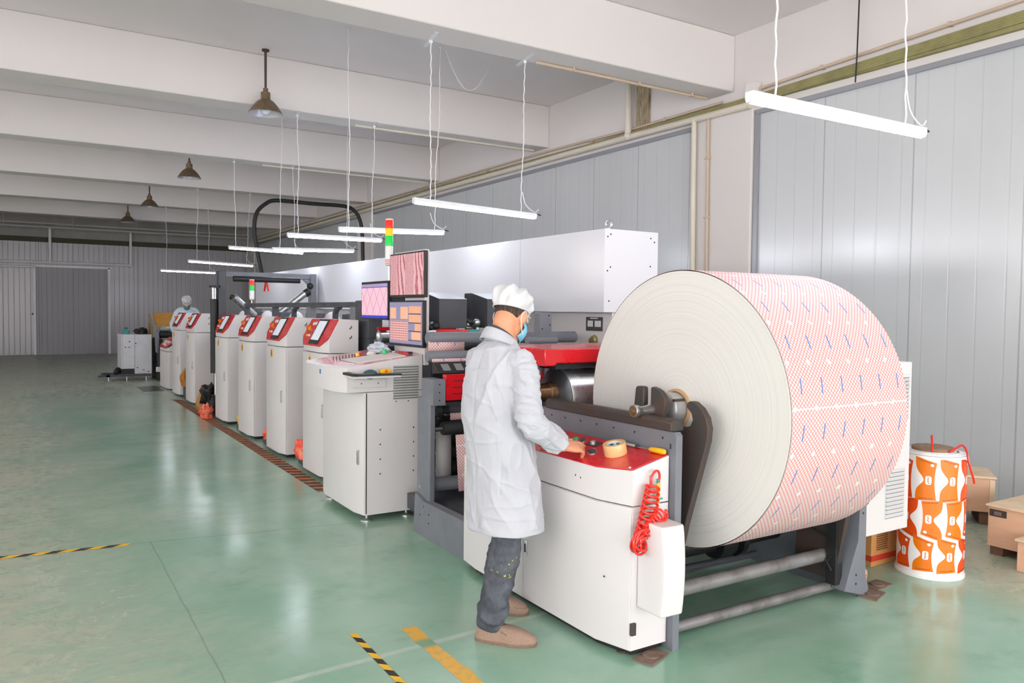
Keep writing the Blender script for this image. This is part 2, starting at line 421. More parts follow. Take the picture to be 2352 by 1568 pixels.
tag(mb.build('stained_wall_duct', mk('water_stained_plaster', (178, 164, 138), 0.8, var=0.9, vs=12, rgb2=(112, 92, 66), stretch=(1, 5, 0.6))), 'brown stained upright duct beside the cream riser on the right wall', 'duct')
pipe_thing('hanging_wire', 'thin dark wire hanging on the right wall past the near lamp', [(6.88, 4.76, 4.75), (6.88, 4.77, 4.1), (6.88, 4.78, 3.83)], 0.008, W['black'], 'wire', n=6)
# conduit under the near beam and cable loop
mb = MB().cyl((4.45, 6.72, 4.10), (6.85, 6.72, 4.10), 0.016)
for x in (4.9, 5.8, 6.6): mb.box(x - 0.012, x + 0.012, 6.69, 6.75, 4.085, 4.13)
tag(mb.build('beam_conduit', W['tanp']), 'tan conduit fixed under the nearest ceiling beam', 'conduit')
tag(MB().cyl((3.9, 10.4, 4.105), (6.85, 10.4, 4.105), 0.016).build('beam_conduit', W['pipe']), 'cream conduit fixed under the second ceiling beam from the camera', 'conduit')
tag(MB().cyl((3.6, 14.2, 4.105), (6.85, 14.2, 4.105), 0.016).build('beam_conduit', W['pipe']), 'cream conduit fixed under the third ceiling beam from the camera', 'conduit')
pts = [(4.42, 8.7, 4.759)] + [(4.42 + 0.62 * t, 8.7, 4.74 - 0.42 * math.sin(PI * t * 0.95)) for t in (0.1, 0.2, 0.3, 0.45, 0.6, 0.75, 0.9, 1.0)]
pipe_thing('loose_cable', 'white cable sagging in a loop under the ceiling behind the near beam', smooth_path(pts), 0.006, W['wire'], 'cable', n=6)
# black arched cable conduit over the far end of the press
P = [(4.08, 2.1), (3.95, 2.75), (3.90, 3.15), (3.95, 3.47), (4.12, 3.66), (4.35, 3.75), (5.1, 3.745), (5.75, 3.75), (5.98, 3.67), (6.1, 3.5), (6.16, 3.2), (6.18, 2.6), (6.2, 2.0), (6.2, 0.0)]
pipe_thing('black_cable_arch', 'thick black cable conduit arching over the far end of the press', smooth_path([(x, 16.0, z) for x, z in P]), 0.04, W['black'], 'cable', n=12)

# LED batten lamps on cables
def led_lamp(A, B, tops, label):
    A = Vector(A); B = Vector(B); t = (B - A).normalized(); n = t.cross(Vector((0, 0, 1))).normalized(); up = n.cross(t)
    r = thing('led_batten_lamp', label, 'ceiling lamp', (A + B) / 2, 'led tube lamps hung over the press')
    def bar(mb, w, z0, z1, e):
        a = A - t * e; b = B + t * e
        ps = []
        for q in (a, b):
            for (s, z) in ((-w, z0), (w, z0), (w, z1), (-w, z1)): ps.append(q + n * s + up * z)
        return mb.hull(ps)
    rings = []
    mb = MB()
    for q in (A, B):
        rings.append([q + n * 0.026 * math.cos(a) + up * (-0.012 + 0.026 * math.sin(a)) for a in [PI + PI * k / 8 for k in range(9)]])
    mb.ring_loft(rings); mb.build('diffuser', W['led'], r)
    mb = MB(); bar(mb, 0.027, -0.012, 0.022, 0.0); mb.build('housing', W['ledh'], r, bevel=0.004)
    for q, s in ((A, -1), (B, 1)):
        mb = MB(); ps = []
        for e in (0, 0.02):
            for (w, z) in ((-0.027, 0.022), (0.027, 0.022), (0.027, -0.014), (0.018, -0.034), (-0.018, -0.034), (-0.027, -0.014)):
                ps.append(q + t * s * e + n * w + up * z)
        mb.hull(ps); mb.build('end_cap', W['ledh'], r, bevel=0.003)
    for k, (top, fr) in enumerate(tops):
        bot = A + (B - A) * fr + up * 0.022; top = Vector(top); pts = []
        for i in range(9):
            u = i / 8; p = top.lerp(bot, u)
            p += Vector((math.sin(u * 9 + k * 2 + A.y), math.cos(u * 7 + k), 0)) * 0.012 * math.sin(PI * u)
            pts.append(p)
        pts2 = []
        for i in range(40):
            u = i / 39 * 8; j = min(int(u), 7); p = pts[j].lerp(pts[j + 1], u - j)
            pts2.append(p + Vector((math.sin(i * 1.9), math.cos(i * 1.9), 0)) * 0.004)
        mb = MB().tube(pts2, 0.0055, 6).ball(top - Vector((0, 0, 0.0205)), 0.02, n=6); mb.build('suspension_cable', W['wire'], r)
        if abs(top.z - BZ) < 0.01: MB().prism([(top.x - 0.06, top.y - 0.21), (top.x - 0.02, top.y - 0.21), (top.x + 0.06, top.y + 0.21), (top.x + 0.02, top.y + 0.21)], 'z', top.z - 0.004, top.z - 0.0005).build('fixing_tape', W['ledh'], r)
    q = B + up * 0.02
    MB().tube(smooth_path([q + up * 0.2 - t * 0.155, q + up * 0.08 - t * 0.11, q + t * 0.0 + up * 0.015, q + t * 0.05 + up * 0.05]), 0.005, 6).build('power_lead', W['wire'], r)
    MB().tube([q + t * 0.015 + up * 0.005, q + t * 0.08 - up * 0.01], 0.006, 6).build('connector', W['black'], r)
    return r

LB = BZ
led_lamp((3.02, 2.66, 2.63), (4.46, 2.66, 2.645), [((3.19, 2.66, CZ), 0.12), ((4.29, 2.66, CZ), 0.89)], 'nearest led tube lamp, largest, in front of the right wall panels')
led_lamp((3.128, 6.77, 2.605), (4.474, 6.77, 2.558), [((3.28, 6.77, LB), 0.12), ((4.34, 6.77, LB), 0.88)], 'second led tube lamp from the camera, tilted, above the big white housing')
led_lamp((3.068, 8.65, 2.49), (4.318, 8.55, 2.524), [((3.16, 8.65, CZ), 0.08), ((4.30, 8.6, CZ), 0.92)], 'led tube lamp behind the tall signal tower of the inspection desk')
led_lamp((2.951, 10.3, 2.545), (4.234, 10.3, 2.549), [((3.07, 10.3, LB), 0.1), ((4.14, 10.3, LB), 0.9)], 'led tube lamp passing left of the tall signal tower, fourth from the camera')
led_lamp((3.26, 12.2, 2.49), (4.54, 12.2, 2.53), [((3.4, 12.2, CZ), 0.08), ((4.45, 12.2, CZ), 0.92)], 'led tube lamp overlapping the one behind it over the black portal frame')
led_lamp((3.032, 14.15, 2.63), (4.303, 14.15, 2.60), [((3.11, 14.15, LB), 0.08), ((4.13, 14.15, LB), 0.9)], 'led tube lamp overlapping from behind, its left half over the portal frame')
led_lamp((3.014, 18.0, 2.583), (4.349, 18.0, 2.534), [((3.2, 18.0, LB), 0.12), ((4.30, 18.0, LB), 0.9)], 'second farthest led tube lamp, just above the portal frame')
led_lamp((2.977, 21.75, 2.525), (4.284, 21.75, 2.51), [((3.1, 21.75, LB), 0.1), ((4.12, 21.75, LB), 0.9)], 'farthest led tube lamp, smallest, left of the portal frame')

# pendant factory lamps
def pendant(x, y, zr, ztop, R, label):
    r = thing('pendant_lamp', label, 'ceiling lamp', (x, y, zr), 'old enamel pendant lamps')
    k = R / 0.2
    MB().lathe([(0.045, ztop), (0.045, ztop - 0.02), (0.016, ztop - 0.03), (0.014, zr + 0.30 * k)], (x, y, 0), n=16, cap=True).build('rod', W['iron'], r)
    MB().lathe([(0.03 * k, zr + 0.30 * k), (0.03 * k, zr + 0.26 * k), (0.055 * k, zr + 0.25 * k), (0.055 * k, zr + 0.20 * k), (0.06 * k, zr + 0.15 * k)], (x, y, 0), n=20, cap=True).build('lamp_socket', W['shade'], r)
    pr = [(0.055, 0.165), (0.085, 0.150), (0.115, 0.122), (0.150, 0.080), (0.182, 0.030), (0.2, 0.0)]
    mb = MB().lathe([(a * k, zr + b * k) for a, b in pr], (x, y, 0), n=36)
    mb.build('lamp_shade', W['shade'], r)
    MB().lathe([(a * k * 0.985, zr + b * k - 0.004) for a, b in pr], (x, y, 0), n=36).build('reflector', W['shadein'], r)
    MB().ball((x, y, zr + 0.07 * k), 0.075 * k, (1, 1, 1.15), n=10).build('bulb', W['glass'], r)
    return r
pendant(2.56, 9.93, 3.98, CZ, 0.205, 'nearest brown pendant lamp, largest, under the ceiling left of the led cables')
pendant(2.60, 15.45, 3.95, CZ, 0.205, 'second brown pendant lamp from the camera, half the size of the nearest')
pendant(2.52, 20.2, 3.92, CZ, 0.205, 'third brown pendant lamp, small, before the far dark beams')
pendant(2.55, 25.0, 4.0, CZ, 0.21, 'farthest dark pendant lamp beside the thin ceiling pipes')
# ------------------------------------------------------------------ big printed paper roll
def ring_mat():
    m, nt, b = base_mat('paper_roll_edge')
    p = geopos(nt); x, y, z = sep(nt, p)
    dy = mth(nt, 'SUBTRACT', y, 2.88); dz = mth(nt, 'SUBTRACT', z, 1.095)
    r = mth(nt, 'SQRT', mth(nt, 'ADD', mth(nt, 'MULTIPLY', dy, dy), mth(nt, 'MULTIPLY', dz, dz)))
    n = nt.nodes.new('ShaderNodeTexNoise'); n.noise_dimensions = '1D'; nt.links.new(r, n.inputs['W'])
    n.inputs['Scale'].default_value = 90; n.inputs['Detail'].default_value = 6; n.inputs['Roughness'].default_value = 0.75
    f = ramp(nt, n.outputs['Fac'], 0.30, 0.62)
    f2 = ramp(nt, noise_n(nt, p, 1.6, 3), 0.3, 0.7)
    col = mixc(nt, f, s2l((210, 208, 204)), s2l((223, 221, 217)))
    col = mixc(nt, mth(nt, 'MULTIPLY', f2, 0.5), col, s2l((222, 219, 211)))
    nt.links.new(col, b.inputs['Base Color']); b.inputs['Roughness'].default_value = 0.7
    bump(nt, b, f, 0.12, 0.003)
    return m

def net_color(nt, u, v, pitch=0.026):
    # printed pink diamond net with blue dashes and white dots; u along the web, v across it (metres)
    k = PI / pitch
    a = mth(nt, 'SINE', mth(nt, 'MULTIPLY', mth(nt, 'ADD', u, v), k)); c = mth(nt, 'SINE', mth(nt, 'MULTIPLY', mth(nt, 'SUBTRACT', u, v), k))
    net = ramp(nt, mth(nt, 'MULTIPLY', mth(nt, 'ABSOLUTE', a), mth(nt, 'ABSOLUTE', c)), 0.52, 0.30)
    col = mixc(nt, net, s2l((216, 211, 211)), s2l((218, 148, 143)))
    def cell(s, per, off):
        return mth(nt, 'SUBTRACT', mth(nt, 'MODULO', mth(nt, 'ADD', s, 100 + off), per), per / 2)
    cu = cell(u, 0.205, 0.1025); cv = cell(v, 0.142, 0.02)
    dash = mth(nt, 'MULTIPLY', mth(nt, 'LESS_THAN', mth(nt, 'ABSOLUTE', cu), 0.036), mth(nt, 'LESS_THAN', mth(nt, 'ABSOLUTE', mth(nt, 'ADD', cv, mth(nt, 'MULTIPLY', cu, 0.10))), 0.0036))
    col = mixc(nt, dash, col, s2l((64, 124, 190)))
    du = cell(u, 0.205, 0.0025); dv = cell(v, 0.142, 0.075)
    dot = mth(nt, 'LESS_THAN', mth(nt, 'ADD', mth(nt, 'MULTIPLY', du, du), mth(nt, 'MULTIPLY', dv, dv)), 0.0125 ** 2)
    line = mth(nt, 'LESS_THAN', mth(nt, 'ABSOLUTE', cell(u, 0.82, -0.305)), 0.003)
    col = mixc(nt, mth(nt, 'MAXIMUM', dot, line), col, s2l((222, 219, 218)))
    return col

def net_mat(name, kind):
    m, nt, b = base_mat(name)
    p = geopos(nt); x, y, z = sep(nt, p)
    if kind == 'roll':
        u = mth(nt, 'MULTIPLY', mth(nt, 'ARCTAN2', mth(nt, 'SUBTRACT', 1.095, z), mth(nt, 'SUBTRACT', 2.88, y)), 0.692); v = x
    else:
        u = mth(nt, 'ADD', z, mth(nt, 'MULTIPLY', y, 0.7)); v = x
    nt.links.new(net_color(nt, u, v, 0.023 if kind == 'roll' else 0.024), b.inputs['Base Color'])
    b.inputs['Roughness'].default_value = 0.55; b.inputs['Specular IOR Level'].default_value = 0.3
    return m
W['rollface'] = ring_mat(); W['net'] = net_mat('printed_net_paper', 'roll'); W['web'] = net_mat('printed_net_web', 'web')
W['core'] = mk('paper_core', (196, 160, 122), 0.7)
RC = (2.88, 1.095)
r = thing('paper_roll', 'huge roll of pink net-printed paper on the winding stand', 'paper roll', (3.2, 2.88, 0.403))
R_ = 0.690
mb = MB().lathe([(0.095, 2.78), (0.3, 2.779), (0.55, 2.781), (R_ - 0.004, 2.78), (R_ - 0.004, 3.63), (0.3, 3.631), (0.095, 3.63), (0.095, 2.78)], (0, RC[0], RC[1]), (1, 0, 0), n=128)
mb.build('wound_paper', W['rollface'], r)
mb = MB(); rings = []
for x in (2.782, 2.95, 3.1, 3.25, 3.4, 3.55, 3.628):
    rings.append([(x, RC[0] + (R_ + 0.001) * math.cos(2 * PI * k / 128), RC[1] + (R_ + 0.001) * math.sin(2 * PI * k / 128)) for k in range(128)])
mb.ring_loft(rings, cap=False); mb.build('printed_wrap', W['net'], r)
MB().lathe([(0.096, 2.765), (0.083, 2.765), (0.083, 3.645), (0.096, 3.645), (0.096, 2.765)], (0, RC[0], RC[1]), (1, 0, 0), n=48).build('core', W['core'], r)
# shaft through it
s = thing('winding_shaft', 'gray winding shaft through the core of the huge paper roll', 'shaft', (3.2, 2.88, 1.02))
MB().lathe([(0.0, 2.69), (0.068, 2.69), (0.080, 2.70), (0.080, 3.70), (0.068, 3.71), (0, 3.71)], (0, RC[0], RC[1]), (1, 0, 0), n=40).build('mandrel', W['alu'], s, bevel=0)
mb = MB().lathe([(0.0, 2.488), (0.026, 2.488), (0.030, 2.492), (0.030, 2.515), (0.026, 2.52), (0.022, 2.54), (0.026, 2.575), (0.027, 2.64), (0.027, 2.70)], (0, RC[0], RC[1] + 0.0), (1, 0, 0), n=28)
pass
mb.build('journal', W['steel'], s); MB().cyl((3.705, RC[0], RC[1]), (3.9, RC[0], RC[1]), 0.027).build('journal', W['steel'], s)
MB().lathe([(0.0, 2.478), (0.012, 2.480), (0.013, 2.487), (0.021, 2.4875), (0.029, 2.4885)], (0, RC[0], RC[1]), (1, 0, 0), n=24).build('shaft_end', W['rust'], s)
MB().lathe([(0.027, 2.640), (0.048, 2.640), (0.048, 2.660), (0.027, 2.660)], (0, RC[0], RC[1]), (1, 0, 0), n=28).build('flange', W['black'], s)
for a in (0.4, 2.5, 4.6):
    c = Vector((2.695, RC[0] + 0.08 * math.cos(a), RC[1] + 0.08 * math.sin(a)))
    MB().box(2.69, 2.76, c.y - 0.006, c.y + 0.006, c.z - 0.006, c.z + 0.006).build('gripper_key', W['iron'], s)

# ------------------------------------------------------------------ winding stand
st = thing('winding_stand', 'gray steel winding stand carrying the huge paper roll', 'machine', (3.2, 3.2, 0))
mb = MB()
mb.prism([(2.63, 0.0), (2.63, 1.005), (2.645, 1.02), (4.2, 1.02), (4.2, 0.0)], 'x', 2.535, 2.575)
mb.m = 1
for y in (2.72, 2.92, 3.08, 3.22, 3.36, 3.50, 3.63): mb.cyl((2.5335, y, 0.985), (2.536, y, 0.985), 0.006, 10)
mb.box(2.533, 2.536, 2.662, 2.67, 0.94, 0.965)
mb.build('side_plate', [W['gray'], W['black']], st, bevel=0.004)
mb = MB()
mb.prism([(2.62, 0.0), (2.70, 0.12), (2.73, 0.30), (2.73, 0.86), (4.2, 0.86), (4.2, 0.0)], 'x', 3.94, 4.0)
mb.prism([(3.80, 0.055), (3.99, 0.0), (4.02, 0.03), (3.985, 0.12), (3.975, 0.90), (3.93, 0.90), (3.915, 0.32), (3.84, 0.15)], 'y', 2.62, 2.70)
mb.m = 1
for x, z in ((3.90, 0.10), (3.90, 0.05), (3.95, 0.44)): mb.cyl((x, 2.618, z + 0.03), (x, 2.622, z + 0.03), 0.007, 10)
mb.build('side_plate', [W['gray'], W['black']], st, bevel=0.006)
mb = MB().prism([(2.525, 1.022), (2.605, 1.022), (2.605, 1.062), (2.59, 1.075), (2.54, 1.075), (2.525, 1.062)], 'y', 2.655, 3.68)
mb.build('shaft_rail', W['iron'], st, bevel=0.004)
mb = MB().prism([(3.92, 1.022 - 0.15), (4.0, 1.022 - 0.15), (4.0, 1.075), (3.92, 1.075)], 'y', 2.655, 3.68)
mb.build('shaft_rail', W['iron'], st, bevel=0.004)
# stop plate and lever beside the shaft
def arc(cy, cz, r, a0, a1, n):
    return [(cy + r * math.cos(a0 + (a1 - a0) * i / n), cz + r * math.sin(a0 + (a1 - a0) * i / n)) for i in range(n + 1)]
mb = MB().prism([(2.886, 1.04), (2.886, 1.204), (2.875, 1.208)] + [(2.85, 1.203), (2.82, 1.192), (2.792, 1.165), (2.784, 1.14), (2.786, 1.12), (2.812, 1.04)], 'x', 2.605, 2.635)
mb.build('stop_plate', W['iron'], st, bevel=0.004)
mb = MB().prism([(3.025, 1.05), (2.950, 1.05), (2.945, 1.13), (2.945, 1.195), (2.955, 1.204), (3.000, 1.202), (3.008, 1.19)], 'x', 2.612, 2.645)
mb.build('stop_lever', W['iron'], st, bevel=0.006)
# lifting hook arms (plate in the plane across the shaft)
hook = [(2.88, 0.16), (2.765, 1.012), (2.745, 1.028), (2.700, 1.028), (2.665, 1.04), (2.650, 1.07), (2.66, 1.10), (2.690, 1.125), (2.690, 1.145), (2.672, 1.156), (2.645, 1.155), (2.60, 1.13), (2.565, 1.09), (2.55, 1.04), (2.556, 0.98), (2.685, 0.564), (2.79, 0.16)]
MB().prism(hook, 'x', 2.655, 2.69).build('hook_arm', W['iron'], st, bevel=0.004)
hookr = [(2.95, 0.10), (2.93, 0.40), (2.77, 1.0), (2.705, 1.03), (2.68, 1.07), (2.69, 1.145), (2.645, 1.155), (2.565, 1.09), (2.55, 1.0), (2.60, 0.55), (2.66, 0.20), (2.70, 0.10)]
MB().prism(hookr, 'x', 3.79, 3.825).build('hook_arm', W['iron'], st, bevel=0.004)
mb = MB().box(3.77, 3.83, 2.66, 2.72, 0.08, 0.5); mb.cyl((3.775, 2.70, 0.33), (3.775, 3.0, 0.42), 0.006, 8); mb.cyl((3.765, 2.74, 0.16), (3.765, 2.68, 0.24), 0.006, 8); mb.cyl((3.765, 2.68, 0.16), (3.765, 2.74, 0.24), 0.006, 8)
mb.build('arm_bracket', W['black'], st)
MB().cyl((2.575, 2.752, 0.045), (3.91, 2.735, 0.05), 0.027, 20).build('tie_tube', W['tubes'], st)
MB().cyl((2.66, 2.76, 0.225), (3.79, 2.755, 0.225), 0.036, 22).build('tie_tube', W['tubes'], st)
MB().cyl((2.6, 3.2, 0.13), (3.76, 3.2, 0.115), 0.02, 16).build('tie_tube', W['dgray'], st)
mb = MB().cyl((2.58, 3.22, 0.24), (3.94, 3.22, 0.24), 0.06, 24); mb.cyl((3.4, 3.22, 0.24), (3.52, 3.22, 0.24), 0.10, 24); mb.cyl((3.56, 3.22, 0.24), (3.60, 3.22, 0.24), 0.11, 24)
mb.build('lift_shaft', W['black'], st)
MB().box(2.6, 3.94, 3.5, 3.54, 0.05, 0.75).build('rear_plate', W['dgray'], st)
for cx, cy, a in ((2.41, 2.635, 0.35), (4.02, 2.60, 0.3), (4.19, 2.68, 0.1)):
    M = Matrix.Translation((cx, cy, 0)) @ Matrix.Rotation(a, 4, 'Z')
    mb = MB(); ps = [M @ Vector(q) for q in ((-0.085, -0.05, 0.0), (0.085, -0.05, 0), (0.085, 0.05, 0), (-0.085, 0.05, 0))]
    mb.slab(ps, (0, 0, 1), 0.008)
    mb.cyl((cx, cy, 0.008), (cx, cy, 0.016), 0.04, 20)
    mb.build('foot_plate', mk('rusty_foot_plate', (128, 106, 92), 0.6, var=0.6, vs=12, rgb2=(92, 72, 62)), st)
# white side cabinet with louvres
E_Y = 2.657
mb = MB().box(4.0, 4.441, E_Y, E_Y + 0.225, 0.3126, 1.2995)
side = mb.build('side_cabinet', W['white'], st, bevel=0.006)
lv = mk('louvre_gray', (206, 206, 206), 0.5)
for z0, z1, x0, x1 in ((0.393, 0.678, 4.204, 4.394), (0.963, 1.228, 4.204, 4.413)):
    mb = MB(); mb.box(x0, x1, E_Y - 0.002, E_Y + 0.002, z0, z1); n = 12
    for k in range(n):
        z = z0 + (z1 - z0) * (k + 0.5) / n
        mb.m = 0; mb.prism([(E_Y - 0.002, z - 0.009), (E_Y - 0.012, z - 0.005), (E_Y - 0.002, z + 0.006)], 'x', x0 + 0.008, x1 - 0.008)
        mb.m = 1; mb.box(x0 + 0.008, x1 - 0.008, E_Y - 0.0035, E_Y - 0.001, z - 0.0125, z - 0.009)
    mb.build('louvre', [lv, mk('louvre_gap', (120, 120, 122), 0.7)], side)
MB().lathe([(0.0, 0.0), (0.020, 0.0), (0.020, 0.02), (0, 0.02)], (4.008, E_Y, 0.526), (0, -1, 0), n=16).build('latch_knob', W['black'], side)

# web-path group behind the roll: red hood, steel drum, uprights
hoodpts = []
mb = MB()
mb.prism([(2.53, 1.355), (4.0, 1.355), (4.0, 1.27), (2.62, 1.27), (2.60, 1.255), (2.53, 1.255)], 'y', 3.70, 4.35)
mb.build('red_hood', W['red'], st, bevel=0.006)
mb = MB().box(2.62, 4.0, 3.72, 4.33, 1.235, 1.268); mb.build('hood_underside', W['black'], st)
MB().box(2.535, 2.575, 3.80, 4.2, 1.0, 1.26).build('upright', W['gray'], st, bevel=0.02, seg=3)
MB().box(2.48, 2.533, 3.86, 4.2, 0.95, 1.255).build('upright_cover', W['white'], st, bevel=0.01)
MB().box(3.94, 3.98, 3.75, 4.2, 0.86, 1.26).build('upright', W['gray'], st)
MB().lathe([(0.0, 2.715), (0.10, 2.70), (0.15, 2.715), (0.176, 2.725), (0.18, 2.74), (0.18, 3.86), (0.15, 3.87), (0, 3.87)], (0, 3.86, 1.06), (1, 0, 0), n=64).build('steel_drum', [W['steel']], st)
MB().lathe([(0.0, 2.693), (0.10, 2.698), (0.172, 2.720)], (0, 3.86, 1.06), (1, 0, 0), n=48).build('drum_end', mk('burnished_drum_end', (128, 130, 136), 0.28, metal=0.85, var=0.5, vs=7, rgb2=(80, 80, 84)), st)
MB().lathe([(0.055, 2.575), (0.056, 2.655), (0.062, 2.66), (0.064, 2.70)], (0, 3.86, 1.085), (1, 0, 0), n=32).build('drum_shaft', W['rust'], st)

# ------------------------------------------------------------------ operator console (white cabinet with red panel)
oc = thing('operator_console', 'white operator cabinet with sloping red button panel in front of the paper roll', 'control cabinet', (2.4, 3.4, 0))
plan = [(2.53, 2.67), (2.315, 2.67), (2.262, 2.86), (2.258, 3.47), (2.262, 4.0), (2.285, 4.19), (2.53, 4.19)]
def planz(pl, z, dx=0): return [(x + dx, y, z) for x, y in pl]
def slopez(x): return 0.852 + (x - 2.285) * 0.24
mb = MB()
mb.ring_loft([planz(plan, 0.035), planz(plan, 0.692)])
mb.ring_loft([planz(plan, 0.698), [(x, y, slopez(x)) for x, y in plan]])
mb.m = 1
for y, z in ((3.03, 0.78), (2.99, 0.775), (3.30, 0.4), (2.8, 0.35), (2.98, 0.30)): mb.ball((2.262, y, z), 0.005, (0.6, 1, 1), n=5)
body = mb.build('body', [W['white'], W['black']], oc, bevel=0.004)
MB().ring_loft([[(2.5 + (x - 2.5) * 0.88, 3.43 + (y - 3.43) * 0.97, 0.006) for x, y in plan], [(2.5 + (x - 2.5) * 0.88, 3.43 + (y - 3.43) * 0.97, 0.035) for x, y in plan]]).build('plinth', W['black'], oc)
# door leaves as thin skins over the front
def skin(y0, y1, z0, z1, name, parent):
    def fx(y):
        for (xa, ya), (xb, yb) in zip(plan[1:-1], plan[2:]):
            if ya <= y <= yb: return xa + (xb - xa) * (y - ya) / (yb - ya)
        return 2.3
    ys = sorted([y0, y1] + [p[1] for p in plan[1:-1] if y0 < p[1] < y1])
    out = []
    for t in (0.0, 0.006):
        for z in (z0, z1): out.append([(fx(y) - 0.001 - t, y, z) for y in ys])
    n = len(ys); vs = out[0] + out[1] + out[2] + out[3]; fs = []
    for i in range(n - 1):
        fs += [(i, i + 1, n + i + 1, n + i), (2 * n + i, 3 * n + i, 3 * n + i + 1, 2 * n + i + 1), (i, 2 * n + i, 2 * n + i + 1, i + 1), (n + i, n + i + 1, 3 * n + i + 1, 3 * n + i)]
    fs += [(0, n, 3 * n, 2 * n), (n - 1, 3 * n - 1, 4 * n - 1, 2 * n - 1)]
    return MB().add(vs, fs).build(name, W['white'], parent)
d1 = skin(2.672, 3.472, 0.04, 0.690, 'door', oc); d2 = skin(3.480, 4.188, 0.04, 0.690, 'door', oc)
def handle(x, y, z0, z1, parent, mat=None):
    mb = MB().box(x - 0.012, x, y - 0.012, y + 0.012, z0, z1); mb.m = 1; mb.box(x - 0.014, x - 0.011, y - 0.006, y + 0.006, z0 + 0.015, z1 - 0.02)
    return mb.build('handle', [mat or W['steel'], W['black']], parent, bevel=0.004)
handle(2.252, 3.44, 0.28, 0.36, d1)
mb = MB().box(2.309, 2.335, 2.655, 2.668, 0.11, 0.165); mb.cyl((2.312, 2.66, 0.112), (2.312, 2.66, 0.163), 0.006, 10); mb.build('hinge', W['iron'], d1)
# red sloping panel
rp = [(2.527, 2.675), (2.31, 2.675), (2.258, 2.865), (2.254, 3.47), (2.258, 3.99), (2.527, 3.99)]
nz = Vector((-0.233, 0, 0.972))
pan = MB().slab([(x, y, slopez(x) + 0.0015) for x, y in rp], nz, 0.006).build('button_panel', W['red'], oc, bevel=0.002)
def onp(x, y, h=0.0): return Vector((x, y, slopez(x) + 0.0075)) + nz * h
def button(x, y, r, h, mat, name='button', ring=True):
    mb = MB(); ax = nz
    if ring: mb.lathe([(r * 1.35, 0), (r * 1.35, 0.003), (r, 0.004)], onp(x, y), ax, 18)
    mb.m = 1; mb.lathe([(r, 0.0), (r, h), (r * 0.85, h + 0.002), (0, h + 0.002)], onp(x, y), ax, 18)
    return mb.build(name, [W['steel'], mat], pan)
for x, y, mat in ((2.455, 3.62, W['teal']), (2.455, 3.55, W['teal']), (2.455, 3.45, W['teal']), (2.455, 3.38, W['dgray']), (2.455, 3.29, W['green']), (2.455, 3.23, W['dgray']), (2.455, 3.15, W['dgray'])): button(x, y, 0.015, 0.01, mat)
mb = MB(); q = onp(2.452, 3.12); mb.slab([onp(2.425, 3.17), onp(2.425, 3.09), onp(2.478, 3.09), onp(2.478, 3.17)], nz, 0.004); mb.m = 1; mb.lathe([(0.016, 0.004), (0.014, 0.02), (0.0, 0.022)], onp(2.445, 3.13), nz, 18); mb.build('rotary_switch', [W['iron'], W['alu']], pan)
mb = MB(); mb.lathe([(0.026, 0), (0.026, 0.003), (0.0, 0.004)], onp(2.365, 3.035), nz, 24); mb.m = 1; mb.slab([onp(2.352, 3.052, .003), onp(2.352, 3.02, .003), onp(2.378, 3.02, .003), onp(2.378, 3.052, .003)], nz, 0.012); mb.build('selector_switch', [W['steel'], W['dgray']], pan)
MB().lathe([(0.006, 0.0), (0.006, 0.003), (0, 0.004)], onp(2.32, 2.70), nz, 12).build('screw', W['paper'], pan)
# rounded white cover on its near end
mb = MB(); rr = []
for k in range(9):
    z = 0.235 + 0.40 * k / 8; b = 0.016 * (1 - ((k - 4) / 4.0) ** 2)
    rr.append([(2.345, 2.668, z), (2.343, 2.515 - b * 0.3, z), (2.352, 2.503 - b, z), (2.462, 2.500 - b, z), (2.474 + b * 0.4, 2.51 - b * 0.5, z), (2.49, 2.668, z)])
mb.ring_loft(rr); mb.build('end_cover', W['white'], oc, bevel=0.008, seg=3)
for cx, cy in ((2.34, 2.75), (2.32, 4.05), (2.33, 3.46)):
    MB().lathe([(0.0, 0.0), (0.03, 0.0), (0.03, 0.01), (0.01, 0.015), (0.01, 0.04)], (cx, cy, 0), n=16).build('foot', W['iron'], oc)
MB().box(2.41, 2.42, 2.663, 2.669, 0.735, 0.83).build('hose_bracket', W['steel'], oc)

# things on / at the operator console
t = thing('tape_roll', 'thick roll of brown packing tape on the red button panel', 'tape', onp(2.408, 2.905))
o_ = onp(2.408, 2.905, 0.001)
MB().lathe([(0.036, 0), (0.055, 0), (0.056, 0.004), (0.056, 0.052), (0.055, 0.056), (0.036, 0.056), (0.036, 0)], o_, nz, 48).build('tape', mk('packing_tape', (232, 186, 128), 0.3, var=0.2, vs=8, coat=0.4), t)
mb = MB().lathe([(0.0365, 0.003), (0.033, 0.003), (0.033, 0.054), (0.0365, 0.054)], o_, nz, 40)
mb.m = 1
for a in (0.0, 0.9, 2.0, 3.1, 4.2, 5.3):
    rg = []
    for k in range(5):
        b2 = a + k * 0.16
        uu = nz.cross(Vector((0, 1, 0))).normalized(); ww = nz.cross(uu)
        rg.append(o_ + (uu * math.cos(b2) + ww * math.sin(b2)) * 0.0328)
    mb.add([p + nz * 0.015 for p in rg] + [p + nz * 0.045 for p in rg], [(k, k + 1, k + 6, k + 5) for k in range(4)])
mb.build('printed_core', [W['paper'], W['blue']], t)
t = thing('utility_knife', 'yellow-handled knife lying at the back edge of the red button panel', 'knife', onp(2.5, 2.73))
a = onp(2.510, 2.675, 0.0145); bq = onp(2.506, 2.775, 0.0145); c = onp(2.512, 2.87, 0.006)
MB().tube([a, a.lerp(bq, 0.1), a.lerp(bq, 0.5), a.lerp(bq, 0.9), bq], [0.011, 0.014, 0.0135, 0.012, 0.006], 12).build('handle', W['yel'], t)
MB().tube([bq, c], [0.0035, 0.003], 6).build('blade', W['steel'], t)
